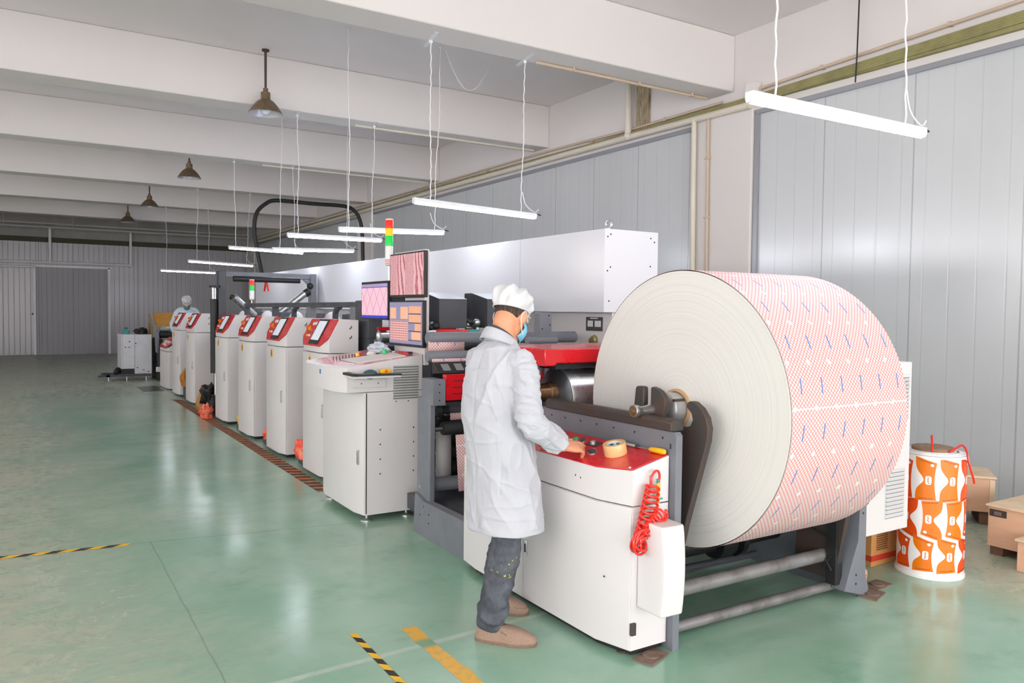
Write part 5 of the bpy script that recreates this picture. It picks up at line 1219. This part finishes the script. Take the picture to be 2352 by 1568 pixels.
def make_person(name, label, org, th, hth, tilt, arms, feet, coat_mat, hem, detail=True, mask_mat=None, trouser_mat=None, shoe_mat=None):
    """org floor point, th facing angle, hth head facing, tilt head pitch; arms: [(shoulder, elbow, wrist, fingers)] world points"""
    r = thing(name, label, 'person', org)
    O = Vector(org); f = Vector((math.cos(th), math.sin(th), 0)); l = Vector((-math.sin(th), math.cos(th), 0)); up = Vector((0, 0, 1))
    W3 = lambda a, b, z: O + f * a + l * b + up * z
    vox = 0.0042 if detail else 0.008
    # head frame
    hf0 = Vector((math.cos(hth), math.sin(hth), 0)); hl = Vector((-math.sin(hth), math.cos(hth), 0))
    hf = hf0 * math.cos(tilt) - up * math.sin(tilt); hu = up * math.cos(tilt) + hf0 * math.sin(tilt)
    HC = W3(0.085, 0, 1.545) if detail else W3(0.12, 0, 1.52)
    H3 = lambda a, b, z: HC + hf * a + hl * b + hu * z
    mb = MB()
    # torso
    sec = [(0.84, .14, .10, .11, 0), (0.95, .16, .11, .12, 0), (1.10, .145, .105, .10, 0), (1.25, .165, .115, .11, 0.01), (1.34, .165, .10, .10, 0.01), (1.39, .12, .075, .075, 0.015), (1.42, .07, .06, .065, 0.02)]
    mb.ring_loft([oval_ring(W3(c, 0, z), f, l, up, a, bf, bb) for z, a, bf, bb, c in sec])
    # neck
    limb(mb, [W3(0.02, 0, 1.36), W3(0.042, 0, 1.43), H3(-0.03, 0, -0.06), H3(-0.022, 0, 0.0)], [0.066, 0.058, 0.058, 0.062])
    # head rings (z, half width, front, back)
    hr = [(-.118, .022, .082, -.035), (-.108, .040, .092, -.010), (-.085, .054, .096, .025), (-.055, .063, .094, .050), (-.025, .070, .091, .074), (.005, .074, .090, .088), (.035, .077, .093, .095), (.065, .075, .089, .092), (.090, .064, .072, .078), (.108, .042, .046, .052), (.116, .012, .014, .016)]
    mb.ring_loft([oval_ring(H3(0, 0, z), hf, hl, hu, a, bf, bb, 28, 2.1) for z, a, bf, bb in hr])
    # nose, brow, lips, ears
    limb(mb, [H3(.088, 0, .03), H3(.104, 0, .0), H3(.112, 0, -.018)], [.009, .011, .014]); mb.ball(H3(.100, .013, -.02), .010, n=6); mb.ball(H3(.100, -.013, -.02), .010, n=6)
    limb(mb, [H3(.086, .05, .035), H3(.097, .02, .04), H3(.097, -.02, .04), H3(.086, -.05, .035)], [.008, .009, .009, .008])
    limb(mb, [H3(.085, .022, -.055), H3(.096, 0, -.054), H3(.085, -.022, -.055)], [.007, .009, .007])
    for sgn in (1, -1):
        Mx = Matrix((hf, hl, hu)).transposed().to_3x3()
        mb.ball(H3(-.010, sgn * .081, -.008), 1, (.020, .008, .032), n=10, M=Mx @ Matrix.Rotation(sgn * 0.5, 3, 'Z') @ Matrix.Rotation(-0.15, 3, 'Y')); mb.ball(H3(-.004, sgn * .077, -.036), .008, n=6)
    # arms and hands (continuous with the body)
    for (S, E, Wr, K) in arms:
        limb(mb, [S, E, Wr], [.052, .042, .028])
        Wr = Vector(Wr); pal, fl_, pn = K['dir'].normalized(), K['side'].normalized(), K['normal'].normalized()
        # palm: flattened loft
        rg = []
        for (d, w, th2) in ((0.0, .026, .019), (.02, .031, .018), (.05, .040, .016), (.078, .042, .014), (.092, .040, .011)):
            rg.append(oval_ring(Wr + pal * d, pn, fl_, up, w, th2, th2, 16, 2.6))
        mb.ring_loft(rg)
        for i, (off, ln, bend) in enumerate(K['fingers']):
            b0 = Wr + pal * .086 + fl_ * off; dirv = pal.copy(); p = b0; chain = [Wr + pal * .06 + fl_ * off * .9, p]; 
            for sgm, bd in zip((.44, .32, .24), bend):
                ax = dirv.cross(pn).normalized(); dirv = (Matrix.Rotation(-bd, 3, ax) @ dirv).normalized(); p = p + dirv * ln * sgm; chain.append(p)
            limb(mb, chain, [.0095, .0095, .0088, .0080, .0068], 10)
        tdir = (pal * .75 + fl_ * K['thumb'] * .8 - pn * .30).normalized(); b0 = Wr + pal * .022 + fl_ * K['thumb'] * .026
        p1 = b0 + tdir * .042; p2 = p1 + (tdir * .6 + pal * .6).normalized() * .032; p3 = p2 + (pal * .9 + tdir * .2).normalized() * .024
        limb(mb, [b0, p1, p2, p3], [.014, .0115, .0098, .0078], 10)
    # legs
    for (hip, knee, ank, toe) in feet:
        limb(mb, [hip, knee, ank], [.075, .050, .036])
    body = remesh_obj('body', mb, W['skin'], vox, 2, r)
    if detail:
        pass
    for sgn in (1, -1):
        e = MB().ball(H3(.083, sgn * .031, .018), .0105, n=8); e.build('eye', W['paper'], r)
        e = MB().ball(H3(.0905, sgn * .031, .017), .0052, n=6); e.build('iris', W['hair'], r)
    # hair: shell over the back and sides below the cap
    mb = MB(); rg = []
    for z, k in ((-.030, 0.985), (-.02, 1.0), (0.0, 1.03), (.03, 1.035), (.06, 1.03), (.085, 1.03)):
        a = bf = bb = 0
        for (z0, a0_, f0, b0), (z1, a1, f1, b1) in zip(hr[:-1], hr[1:]):
            if z0 <= z <= z1: t = (z - z0) / (z1 - z0); a = a0_ + (a1 - a0_) * t; bb = b0 + (b1 - b0) * t
        ring = []
        for i in range(25):
            t = -0.13 - (PI - 0.26) * i / 24 - 0.0
            low = 0.016 * (1 - abs(math.sin(t)))
            ring.append(H3(bb * k * math.sin(t), a * k * math.cos(t) + 0, z + (low if z < 0 else 0)))
        rg.append(ring)
    n = 25; vs = [p for q in rg for p in q]; fs = [(k * n + i, k * n + i + 1, (k + 1) * n + i + 1, (k + 1) * n + i) for k in range(len(rg) - 1) for i in range(n - 1)]
    hb = mb.add(vs, fs).build('hair', W['hair'], r); so = hb.modifiers.new('Solidify', 'SOLIDIFY'); so.thickness = 0.004; so.offset = 1
    # bouffant cap: puffy crown, gathered band, small peak
    rg = []; seed = Vector((3.1, 7.7, 1.3)); NC = 72
    prof = [(.028, 1.03, 0), (.035, 1.06, .004), (.048, 1.14, .010), (.065, 1.20, .014), (.085, 1.20, .016), (.108, 1.14, .014), (.130, .92, .012), (.143, .56, .008), (.147, .18, .003), (.1475, .01, 0)]
    for z, k, wr in prof:
        ring = []
        for i in range(NC):
            t = 2 * PI * i / NC; base = Vector((math.sin(t) * (.094 if math.sin(t) > 0 else .104), math.cos(t) * .080, 0))
            w2 = wr * (1.3 * noise.noise(Vector((math.cos(t) * 3.0, math.sin(t) * 3.0, z * 16)) + seed) + 0.45 * math.sin(t * 9 + z * 60 + 2 * noise.noise(Vector((t, z * 9, 0)))) + 0.5 * noise.noise(Vector((math.cos(t) * 8, math.sin(t) * 8, z * 40))))
            dz = -0.012 * max(0, -math.sin(t)) * (1 if z < .08 else 0) + (0.010 * math.sin(t) if z < .05 else 0) + 0.012 * noise.noise(Vector((math.cos(t) * 2, math.sin(t) * 2, 4.0)) + seed) * (1 if z > .06 else 0)
            q = base * k + base.normalized() * w2
            ring.append(H3(q.x - 0.006, q.y, z + dz))
        rg.append(ring)
    cap = MB().ring_loft(rg, cap=False).build('cap', W['cap'], r); so = cap.modifiers.new('Solidify', 'SOLIDIFY'); so.thickness = 0.003; sb = cap.modifiers.new('Subsurf', 'SUBSURF'); sb.levels = 1; sb.render_levels = 1
    tb = [H3(math.sin(t) * (.099 if math.sin(t) > 0 else .108) - .006, math.cos(t) * .084, .032 + (-0.012 * max(0, -math.sin(t)) + 0.010 * math.sin(t))) for t in [2 * PI * i / 48 for i in range(49)]]
    MB().tube(tb, 0.004, 8).build('cap_band', W['cap'], cap)
    rgp = []
    for i in range(13):
        t = 0.42 + (PI - 0.84) * i / 12
        rgp.append((H3(math.sin(t) * .098 - .004, math.cos(t) * .082, .036), H3(math.sin(t) * (.098 + .034 * math.sin((t - .42) / (PI - .84) * PI)) - .004, math.cos(t) * .084, .018)))
    vs = [p[0] for p in rgp] + [p[1] for p in rgp]; pk = MB().add(vs, [(i, i + 1, 13 + i + 1, 13 + i) for i in range(12)]).build('cap_peak', W['cap'], cap); so = pk.modifiers.new('Solidify', 'SOLIDIFY'); so.thickness = 0.003
    # surgical mask with ear loops
    mm = mask_mat or W['mask']; rg = []
    for z, k, fo in ((-.108, .75, .098), (-.085, .98, .108), (-.06, 1.05, .116), (-.035, 1.04, .118), (-.012, .96, .114), (.004, .80, .104)):
        ring = []
        for i in range(17):
            t = -1.12 + 2.24 * i / 16; wd = .0725 * k
            ring.append(H3(fo * math.cos(t) ** 0.75 * 0.5 + fo * 0.5 - .055 * (abs(t) / 1.12) ** 3, wd * math.sin(t) / math.sin(1.12), z + 0.012 * (abs(t) / 1.12) ** 2 * (1 if z < -.05 else -1)))
        rg.append(ring)
    n = 17; vs = [p for q in rg for p in q]; mk_ = MB().add(vs, [(k * n + i, k * n + i + 1, (k + 1) * n + i + 1, (k + 1) * n + i) for k in range(len(rg) - 1) for i in range(n - 1)]).build('face_mask', mm, r); so = mk_.modifiers.new('Solidify', 'SOLIDIFY'); so.thickness = 0.002
    for sgn in (1, -1):
        MB().tube(smooth_path([H3(.050, sgn * .073, -.008), H3(.030, sgn * .078, .006), H3(.006, sgn * .083, .020), H3(-.012, sgn * .086, .022), H3(-.026, sgn * .085, .002), H3(-.026, sgn * .083, -.02), H3(-.008, sgn * .080, -.045), H3(.020, sgn * .074, -.068), H3(.042, sgn * .069, -.08)]), 0.0024, 6).build('ear_loop', W['paper'], mk_)
    # coat
    mb = MB(); hz = hem
    sec = [(hz, .202, .155, .168, .044), (hz + .004, .204, .157, .170, .044), (hz + .15, .200, .152, .162, .038), (.82, .194, .145, .150, .028), (.95, .190, .140, .146, .014), (1.08, .184, .134, .138, .0), (1.20, .188, .134, .136, .004), (1.28, .186, .128, .130, .006), (1.325, .178, .112, .122, .010), (1.362, .155, .094, .108, .012), (1.395, .115, .082, .094, .015), (1.42, .080, .078, .080, .022), (1.432, .070, .072, .072, .026)]
    mb.ring_loft([oval_ring(W3(c, -0.032 * min(1, max(0, (1.0 - z) / .45)) if detail else 0, z), f, l, up, a, bf, bb, 40, 2.25) for z, a, bf, bb, c in sec])
    for (S, E, Wr, K) in arms:
        S = Vector(S); E = Vector(E); Wr = Vector(Wr); t = (Wr - E).normalized()
        limb(mb, [S - (S - O - up * S.z) * 0.30 + up * .012, S, S.lerp(E, .5), E, E.lerp(Wr, .5), Wr - t * .03], [.058, .068, .066, .062, .062, .058], 20, False)
    arms0 = [(Vector(S), Vector(E), Vector(Wr)) for S, E, Wr, K in arms]
    def wr_disp(co, nrm):
        q = co - O; s = q.dot(l); fr = q.dot(f); z = q.z
        best = 9
        for S, E, Wr in arms0:
            for A, B in ((S, E), (E, Wr)):
                ab = B - A; t = max(0, min(1, (co - A).dot(ab) / ab.length_squared)); best = min(best, (co - A - ab * t).length)
        arm = best < 0.080
        def crease(v, k): return max(0.0, 1 - abs(noise.noise(v)) * k) ** 1.6
        if arm:
            d = 0.010 * crease(Vector((q.x * 7, q.y * 7, z * 17 + q.x * 6)) + Vector((2, 1, 5)), 3.2) + 0.005 * crease(Vector((q.x * 15, q.y * 15, z * 30)), 3.0) - 0.004
            for S, E, Wr in arms0:
                A = S + (E - S) * 0.10; dd = (co - A).dot((E - S + l * (0.18 if (S - O).dot(l) > 0 else -0.18)).normalized())
                if (co - S).length < 0.16: d -= 0.005 * math.exp(-(dd / 0.007) ** 2)
        else:
            d = 0.012 * crease(Vector((s * 8 + z * 2.6, fr * 7, z * 1.9)) + Vector((7, 3, 1)), 3.0) + 0.006 * crease(Vector((s * 13 - z * 5, fr * 12, z * 4.5)) + Vector((1, 8, 2)), 3.0) + 0.005 * crease(Vector((s * 3, fr * 3, z * 11)) + Vector((5, 5, 5)), 6.0) - 0.005
            if fr < 0.02 and z < 1.36: d -= 0.004 * math.exp(-(s / 0.006) ** 2)
            if fr < 0.06 and 0.7 < z < 1.3: d -= 0.003 * math.exp(-((abs(s) - 0.15) / 0.006) ** 2)
            if abs(z - hz) < 0.03: d = 0.012 * noise.noise(Vector((s * 10, fr * 10, 3))) 
        return d * (1.0 if detail else 0.6)
    coat = remesh_obj('coat', mb, coat_mat, 0.006 if detail else 0.012, 1, r, wr_disp)
    # collar: stand and folded leaf, dark shirt band inside
    def colr(a, b, c, z, tl): return [W3(c + b * math.sin(t) * (1 if math.sin(t) > 0 else .95), a * math.cos(t), z - tl * math.sin(t)) for t in [PI * 0.5 + 0.35 + (2 * PI - 0.7) * i / 40 for i in range(41)]]
    rg = [colr(.076, .078, .018, 1.40, .030), colr(.078, .079, .022, 1.425, .034), colr(.074, .077, .026, 1.452, .042), colr(.079, .082, .025, 1.452, .044), colr(.090, .092, .018, 1.43, .040), colr(.100, .100, .014, 1.408, .034)]
    n = 41; vs = [p for q in rg for p in q]; cl = MB().add(vs, [(k * n + i, k * n + i + 1, (k + 1) * n + i + 1, (k + 1) * n + i) for k in range(len(rg) - 1) for i in range(n - 1)]).build('collar', coat_mat, coat, smooth=60); so = cl.modifiers.new('Solidify', 'SOLIDIFY'); so.thickness = 0.003
    rg = [colr(.069, .072, .024, 1.41, .030), colr(.069, .072, .028, 1.460, .046)]; vs = [p for q in rg for p in q]
    sh = MB().add(vs, [(i, i + 1, n + i + 1, n + i) for i in range(n - 1)]).build('shirt_collar', W['dgray'], r, smooth=60); so = sh.modifiers.new('Solidify', 'SOLIDIFY'); so.thickness = 0.004
    # trousers
    mb = MB()
    mb.ring_loft([oval_ring(W3(0, 0, z), f, l, up, a, b, b, 24) for z, a, b in ((.74, .12, .075), (.86, .14, .095), (.98, .14, .095))])
    for (hip, knee, ank, toe) in feet:
        hip = Vector(hip); knee = Vector(knee); ank = Vector(ank)
        limb(mb, [hip, knee, knee.lerp(ank, .5), ank + up * .02], [.062, .070, .072, .068])
    def tr_disp(co, nrm):
        z = co.z; n1 = noise.noise(Vector((co.x * 9, co.y * 9, z * 16))); fold = 0.010 * math.sin(z * 95 + 6 * noise.noise(Vector((co.x * 7, co.y * 7, 0)))) if z < 0.26 else 0.0
        return 0.006 * (1 - abs(n1) * 2.4) + fold * max(0, (0.26 - z) / 0.2) + 0.003 * noise.noise(co * 28)
    tr = remesh_obj('trousers', mb, trouser_mat or W['denim'], 0.006 if detail else 0.012, 1, r, tr_disp)
    # shoes
    for (hip, knee, ank, toe) in feet:
        ank = Vector(ank); toe = Vector(toe); fd = Vector((toe.x - ank.x, toe.y - ank.y, 0)); fd.normalize(); fs_ = Vector((-fd.y, fd.x, 0)); b0 = Vector((ank.x, ank.y, 0)); Ln = (Vector((toe.x, toe.y, 0)) - b0).length
        S3 = lambda a, b, z: b0 + fd * a + fs_ * b + up * z
        def outline(k, z, inset=0.0):
            pts = []
            for i in range(40):
                t = 2 * PI * i / 40; ca, sa = math.cos(t), math.sin(t)
                a = (Ln + .075) / 2 * ca * k + (Ln - .075) / 2; w2 = (.049 if ca > 0 else .040) * (1 + .10 * ca) * k
                pts.append(S3(a, w2 * math.copysign(abs(sa) ** .85, sa), z))
            return pts
        s_ = MB().ring_loft([outline(1.0, 0.0), outline(1.03, .004), outline(1.03, .014), outline(0.99, .018)]).build('sole', W['sole'], r)
        rg = [outline(1.0, .014), outline(1.03, .026)]
        for (zz, k, cut) in ((.048, .99, 0), (.062, .90, 0), (.074, .76, 0), (.082, .56, 0), (.085, .2, 0)):
            ring = []
            for i in range(40):
                p = outline(k, zz)[i]; a = (p - b0).dot(fd); x = (a + .075) / (Ln + .075)
                hgt = zz if x < .45 else .022 + (zz - .022) * (1 - .42 * ((x - .45) / .55) ** 1.3)
                ring.append(Vector((p.x, p.y, hgt + (0.012 if x < .25 and zz > .06 else 0))))
            rg.append(ring)
        up_ = MB().ring_loft(rg).build('shoe', W['shoe'] if not shoe_mat else shoe_mat, r, smooth=60)
        pts = [S3(.03 + .02, sd * .030, .083) if False else None for sd in (1, -1)]
        seam = [S3(a, b, z) for a, b, z in ((.055, .038, .066), (.09, .043, .052), (.13, .040, .044), (.165, .024, .040), (.178, 0, .039), (.165, -.024, .040), (.13, -.040, .044), (.09, -.043, .052), (.055, -.038, .066))]
        MB().tube(seam, .0022, 6).build('toe_seam', W['sole'], up_)
        MB().tube([S3(.045, .034, .088), S3(.075, .0, .083), S3(.045, -.034, .088)], .003, 6).build('tongue_edge', W['sole'], up_)
    return r

def cloth(name, rgb, rgb2):
    m, nt, b = base_mat(name); p = objco(nt)
    f = ramp(nt, noise_n(nt, p, 5, 4), 0.35, 0.7)
    nt.links.new(mixc(nt, mth(nt, 'MULTIPLY', f, 0.4), s2l(rgb), s2l(rgb2)), b.inputs['Base Color'])
    b.inputs['Roughness'].default_value = 0.75; b.inputs['Sheen Weight'].default_value = 0.15
    h = mth(nt, 'ADD', mth(nt, 'MULTIPLY', noise_n(nt, scaled(nt, p, (1, 1, .5)), 9, 2, .5, 1.5), 1.0), mth(nt, 'MULTIPLY', noise_n(nt, p, 500, 1), .03))
    bump(nt, b, h, 0.5, 0.015)
    return m
W['coat'] = cloth('white_lab_coat_cloth', (186, 187, 194), (170, 171, 180)); W['cap'] = cloth('white_cap_cloth', (206, 206, 208), (188, 188, 193))
W['coat2'] = cloth('pale_blue_coverall', (206, 222, 232), (186, 206, 220))
W['mask'] = mk('blue_face_mask', (126, 196, 226), 0.7); W['mask2'] = mk('teal_face_mask', (80, 140, 150), 0.7)
def denim():
    m, nt, b = base_mat('worn_gray_denim'); p = geopos(nt)
    f = ramp(nt, noise_n(nt, p, 9, 6, .7), .35, .7); g = noise_n(nt, scaled(nt, p, (1, 1, .3)), 240, 2)
    col = mixc(nt, mth(nt, 'ADD', mth(nt, 'MULTIPLY', f, .6), mth(nt, 'MULTIPLY', g, .35)), s2l((44, 48, 56)), s2l((100, 104, 113)))
    x, y, z = sep(nt, p)
    sp = mth(nt, 'MULTIPLY', ramp(nt, noise_n(nt, p, 55, 3), .62, .66), ramp(nt, mth(nt, 'ABSOLUTE', mth(nt, 'SUBTRACT', z, .36)), .06, .03))
    sp = mth(nt, 'MULTIPLY', sp, ramp(nt, noise_n(nt, p, 9, 1), .46, .56))
    col = mixc(nt, sp, col, s2l((206, 206, 40)))
    nt.links.new(col, b.inputs['Base Color']); b.inputs['Roughness'].default_value = .8
    bump(nt, b, mth(nt, 'ADD', noise_n(nt, p, 26, 4), mth(nt, 'MULTIPLY', g, .2)), .5, .01)
    return m
W['denim'] = denim()
W['shoe'] = mk('tan_knit_shoe', (168, 140, 122), .8, var=.4, vs=160, rgb2=(128, 104, 90), bmp=.6, bs=220); W['sole'] = mk('brown_stitched_sole', (132, 106, 90), .7, var=.5, vs=120)

V = Vector
OP = V((1.955, 3.275, 0)); th = 0.12
fo = V((math.cos(th), math.sin(th), 0)); lo = V((-math.sin(th), math.cos(th), 0))
hand_dir = V((0.985, 0.02, -0.12))
Wr_ = V((2.185, 3.03, 0.928)); pn = V((0.12, -0.52, 0.84)); side = V((0.05, 0.85, 0.52))
K1 = dict(dir=hand_dir, side=side, normal=pn, thumb=1.0, fingers=[(.030, .078, (.10, .22, .2)), (.010, .084, (.22, .42, .3)), (-.010, .078, (.40, .65, .45)), (-.030, .062, (.45, .7, .5))])
S_R = OP + fo * 0.02 - lo * 0.175 + V((0, 0, 1.315)); E_R = V((1.985, 3.005, 1.055))
S_L = OP + fo * 0.02 + lo * 0.175 + V((0, 0, 1.315)); E_L = V((2.04, 3.46, 1.06)); Wl_ = V((2.23, 3.40, 0.955))
K2 = dict(dir=V((0.95, -.25, -.18)), side=V((.25, .97, 0)), normal=V((.18, 0, .98)), thumb=-1.0, fingers=[(-.028, .074, (.3, .4, .3)), (-.010, .080, (.35, .4, .3)), (.010, .074, (.4, .4, .3)), (.028, .058, (.4, .5, .3))])
feet = [(OP - lo * .08 + fo * .02 + V((0, 0, .84)), V((1.945, 3.15, .47)), V((1.868, 3.155, .10)), V((2.025, 3.003, .03))),
        (OP + lo * .08 + V((0, 0, .84)), V((2.075, 3.38, .46)), V((2.085, 3.475, .10)), V((2.195, 3.335, .03)))]
make_person('person', 'person in white coat, cap and blue mask pressing buttons on the red panel', OP, th, 0.42, 0.46, [(S_R, E_R, Wr_, K1), (S_L, E_L, Wl_, K2)], feet, W['coat'], 0.505)

tag(MB().box(2.64, 3.3, 17.0, 17.7, 0.0, 0.135).build('step_platform', W['dgray'], bevel=0.01), 'low dark step under the person at the far end', 'platform')
# second person far behind the cabinets, head bent, facing the camera
OQ = V((2.86, 17.35, 0.14)); tq = -1.75; fq = V((math.cos(tq), math.sin(tq), 0)); lq = V((-math.sin(tq), math.cos(tq), 0)); Z = V((0, 0, 1))
def K3(s): return dict(dir=fq * .6 - Z * .8, side=lq, normal=fq * .8 + Z * .6, thumb=s, fingers=[(-.028, .07, (.3, .4, .3)), (-.010, .078, (.35, .4, .3)), (.010, .072, (.4, .4, .3)), (.028, .058, (.4, .5, .3))])
armsq = [(OQ + lq * s * .175 + Z * 1.325, OQ + lq * s * .27 + Z * 1.08 + fq * .04, OQ + lq * s * .22 + Z * .92 + fq * .24, K3(-s)) for s in (1, -1)]
feetq = [(OQ + lq * s * .095 + Z * .84, OQ + lq * s * .1 + Z * .46 + fq * .03, OQ + lq * s * .11 + Z * .10, OQ + lq * s * .13 + Z * .03 + fq * .18) for s in (1, -1)]
make_person('person', 'person in pale blue coverall and white cap bending behind the far control cabinets', OQ, tq, tq, 0.55, armsq, feetq, W['coat2'], 0.52, False, W['mask2'])

# ------------------------------------------------------------------ camera, daylight
cam = bpy.data.cameras.new('camera'); co = bpy.data.objects.new('camera', cam); COL.objects.link(co)
FPX = 1796.398
right = V((0.84875414, -0.52866843, 0.01122967)); down = V((-0.01088901, -0.03870608, -0.99919131)); fwd = V((0.52867555, 0.84794548, -0.03860862))
M3 = Matrix((right, -down, -fwd)).transposed()
co.matrix_world = Matrix.Translation((0, 0, 1.57)) @ M3.to_4x4()
cam.sensor_width = 36.0; cam.sensor_fit = 'HORIZONTAL'; cam.lens = FPX / 2352 * 36.0; cam.clip_end = 200
SC.camera = co
wd = bpy.data.worlds.new('daylight'); SC.world = wd; wd.use_nodes = True
bg = wd.node_tree.nodes['Background']; bg.inputs[0].default_value = (1.0, 0.97, 0.985, 1); bg.inputs[1].default_value = 3.9
SC.view_settings.view_transform = 'Standard'; SC.view_settings.look = 'None'; SC.view_settings.gamma = 1.0; SC.view_settings.use_curve_mapping = False
SC.view_settings.exposure = 0.8
SC.cycles.use_denoising = True
SC.cycles.max_bounces = 6; SC.cycles.diffuse_bounces = 4; SC.cycles.glossy_bounces = 3; SC.cycles.adaptive_threshold = 0.03
SC.cycles.sample_clamp_indirect = 6.0
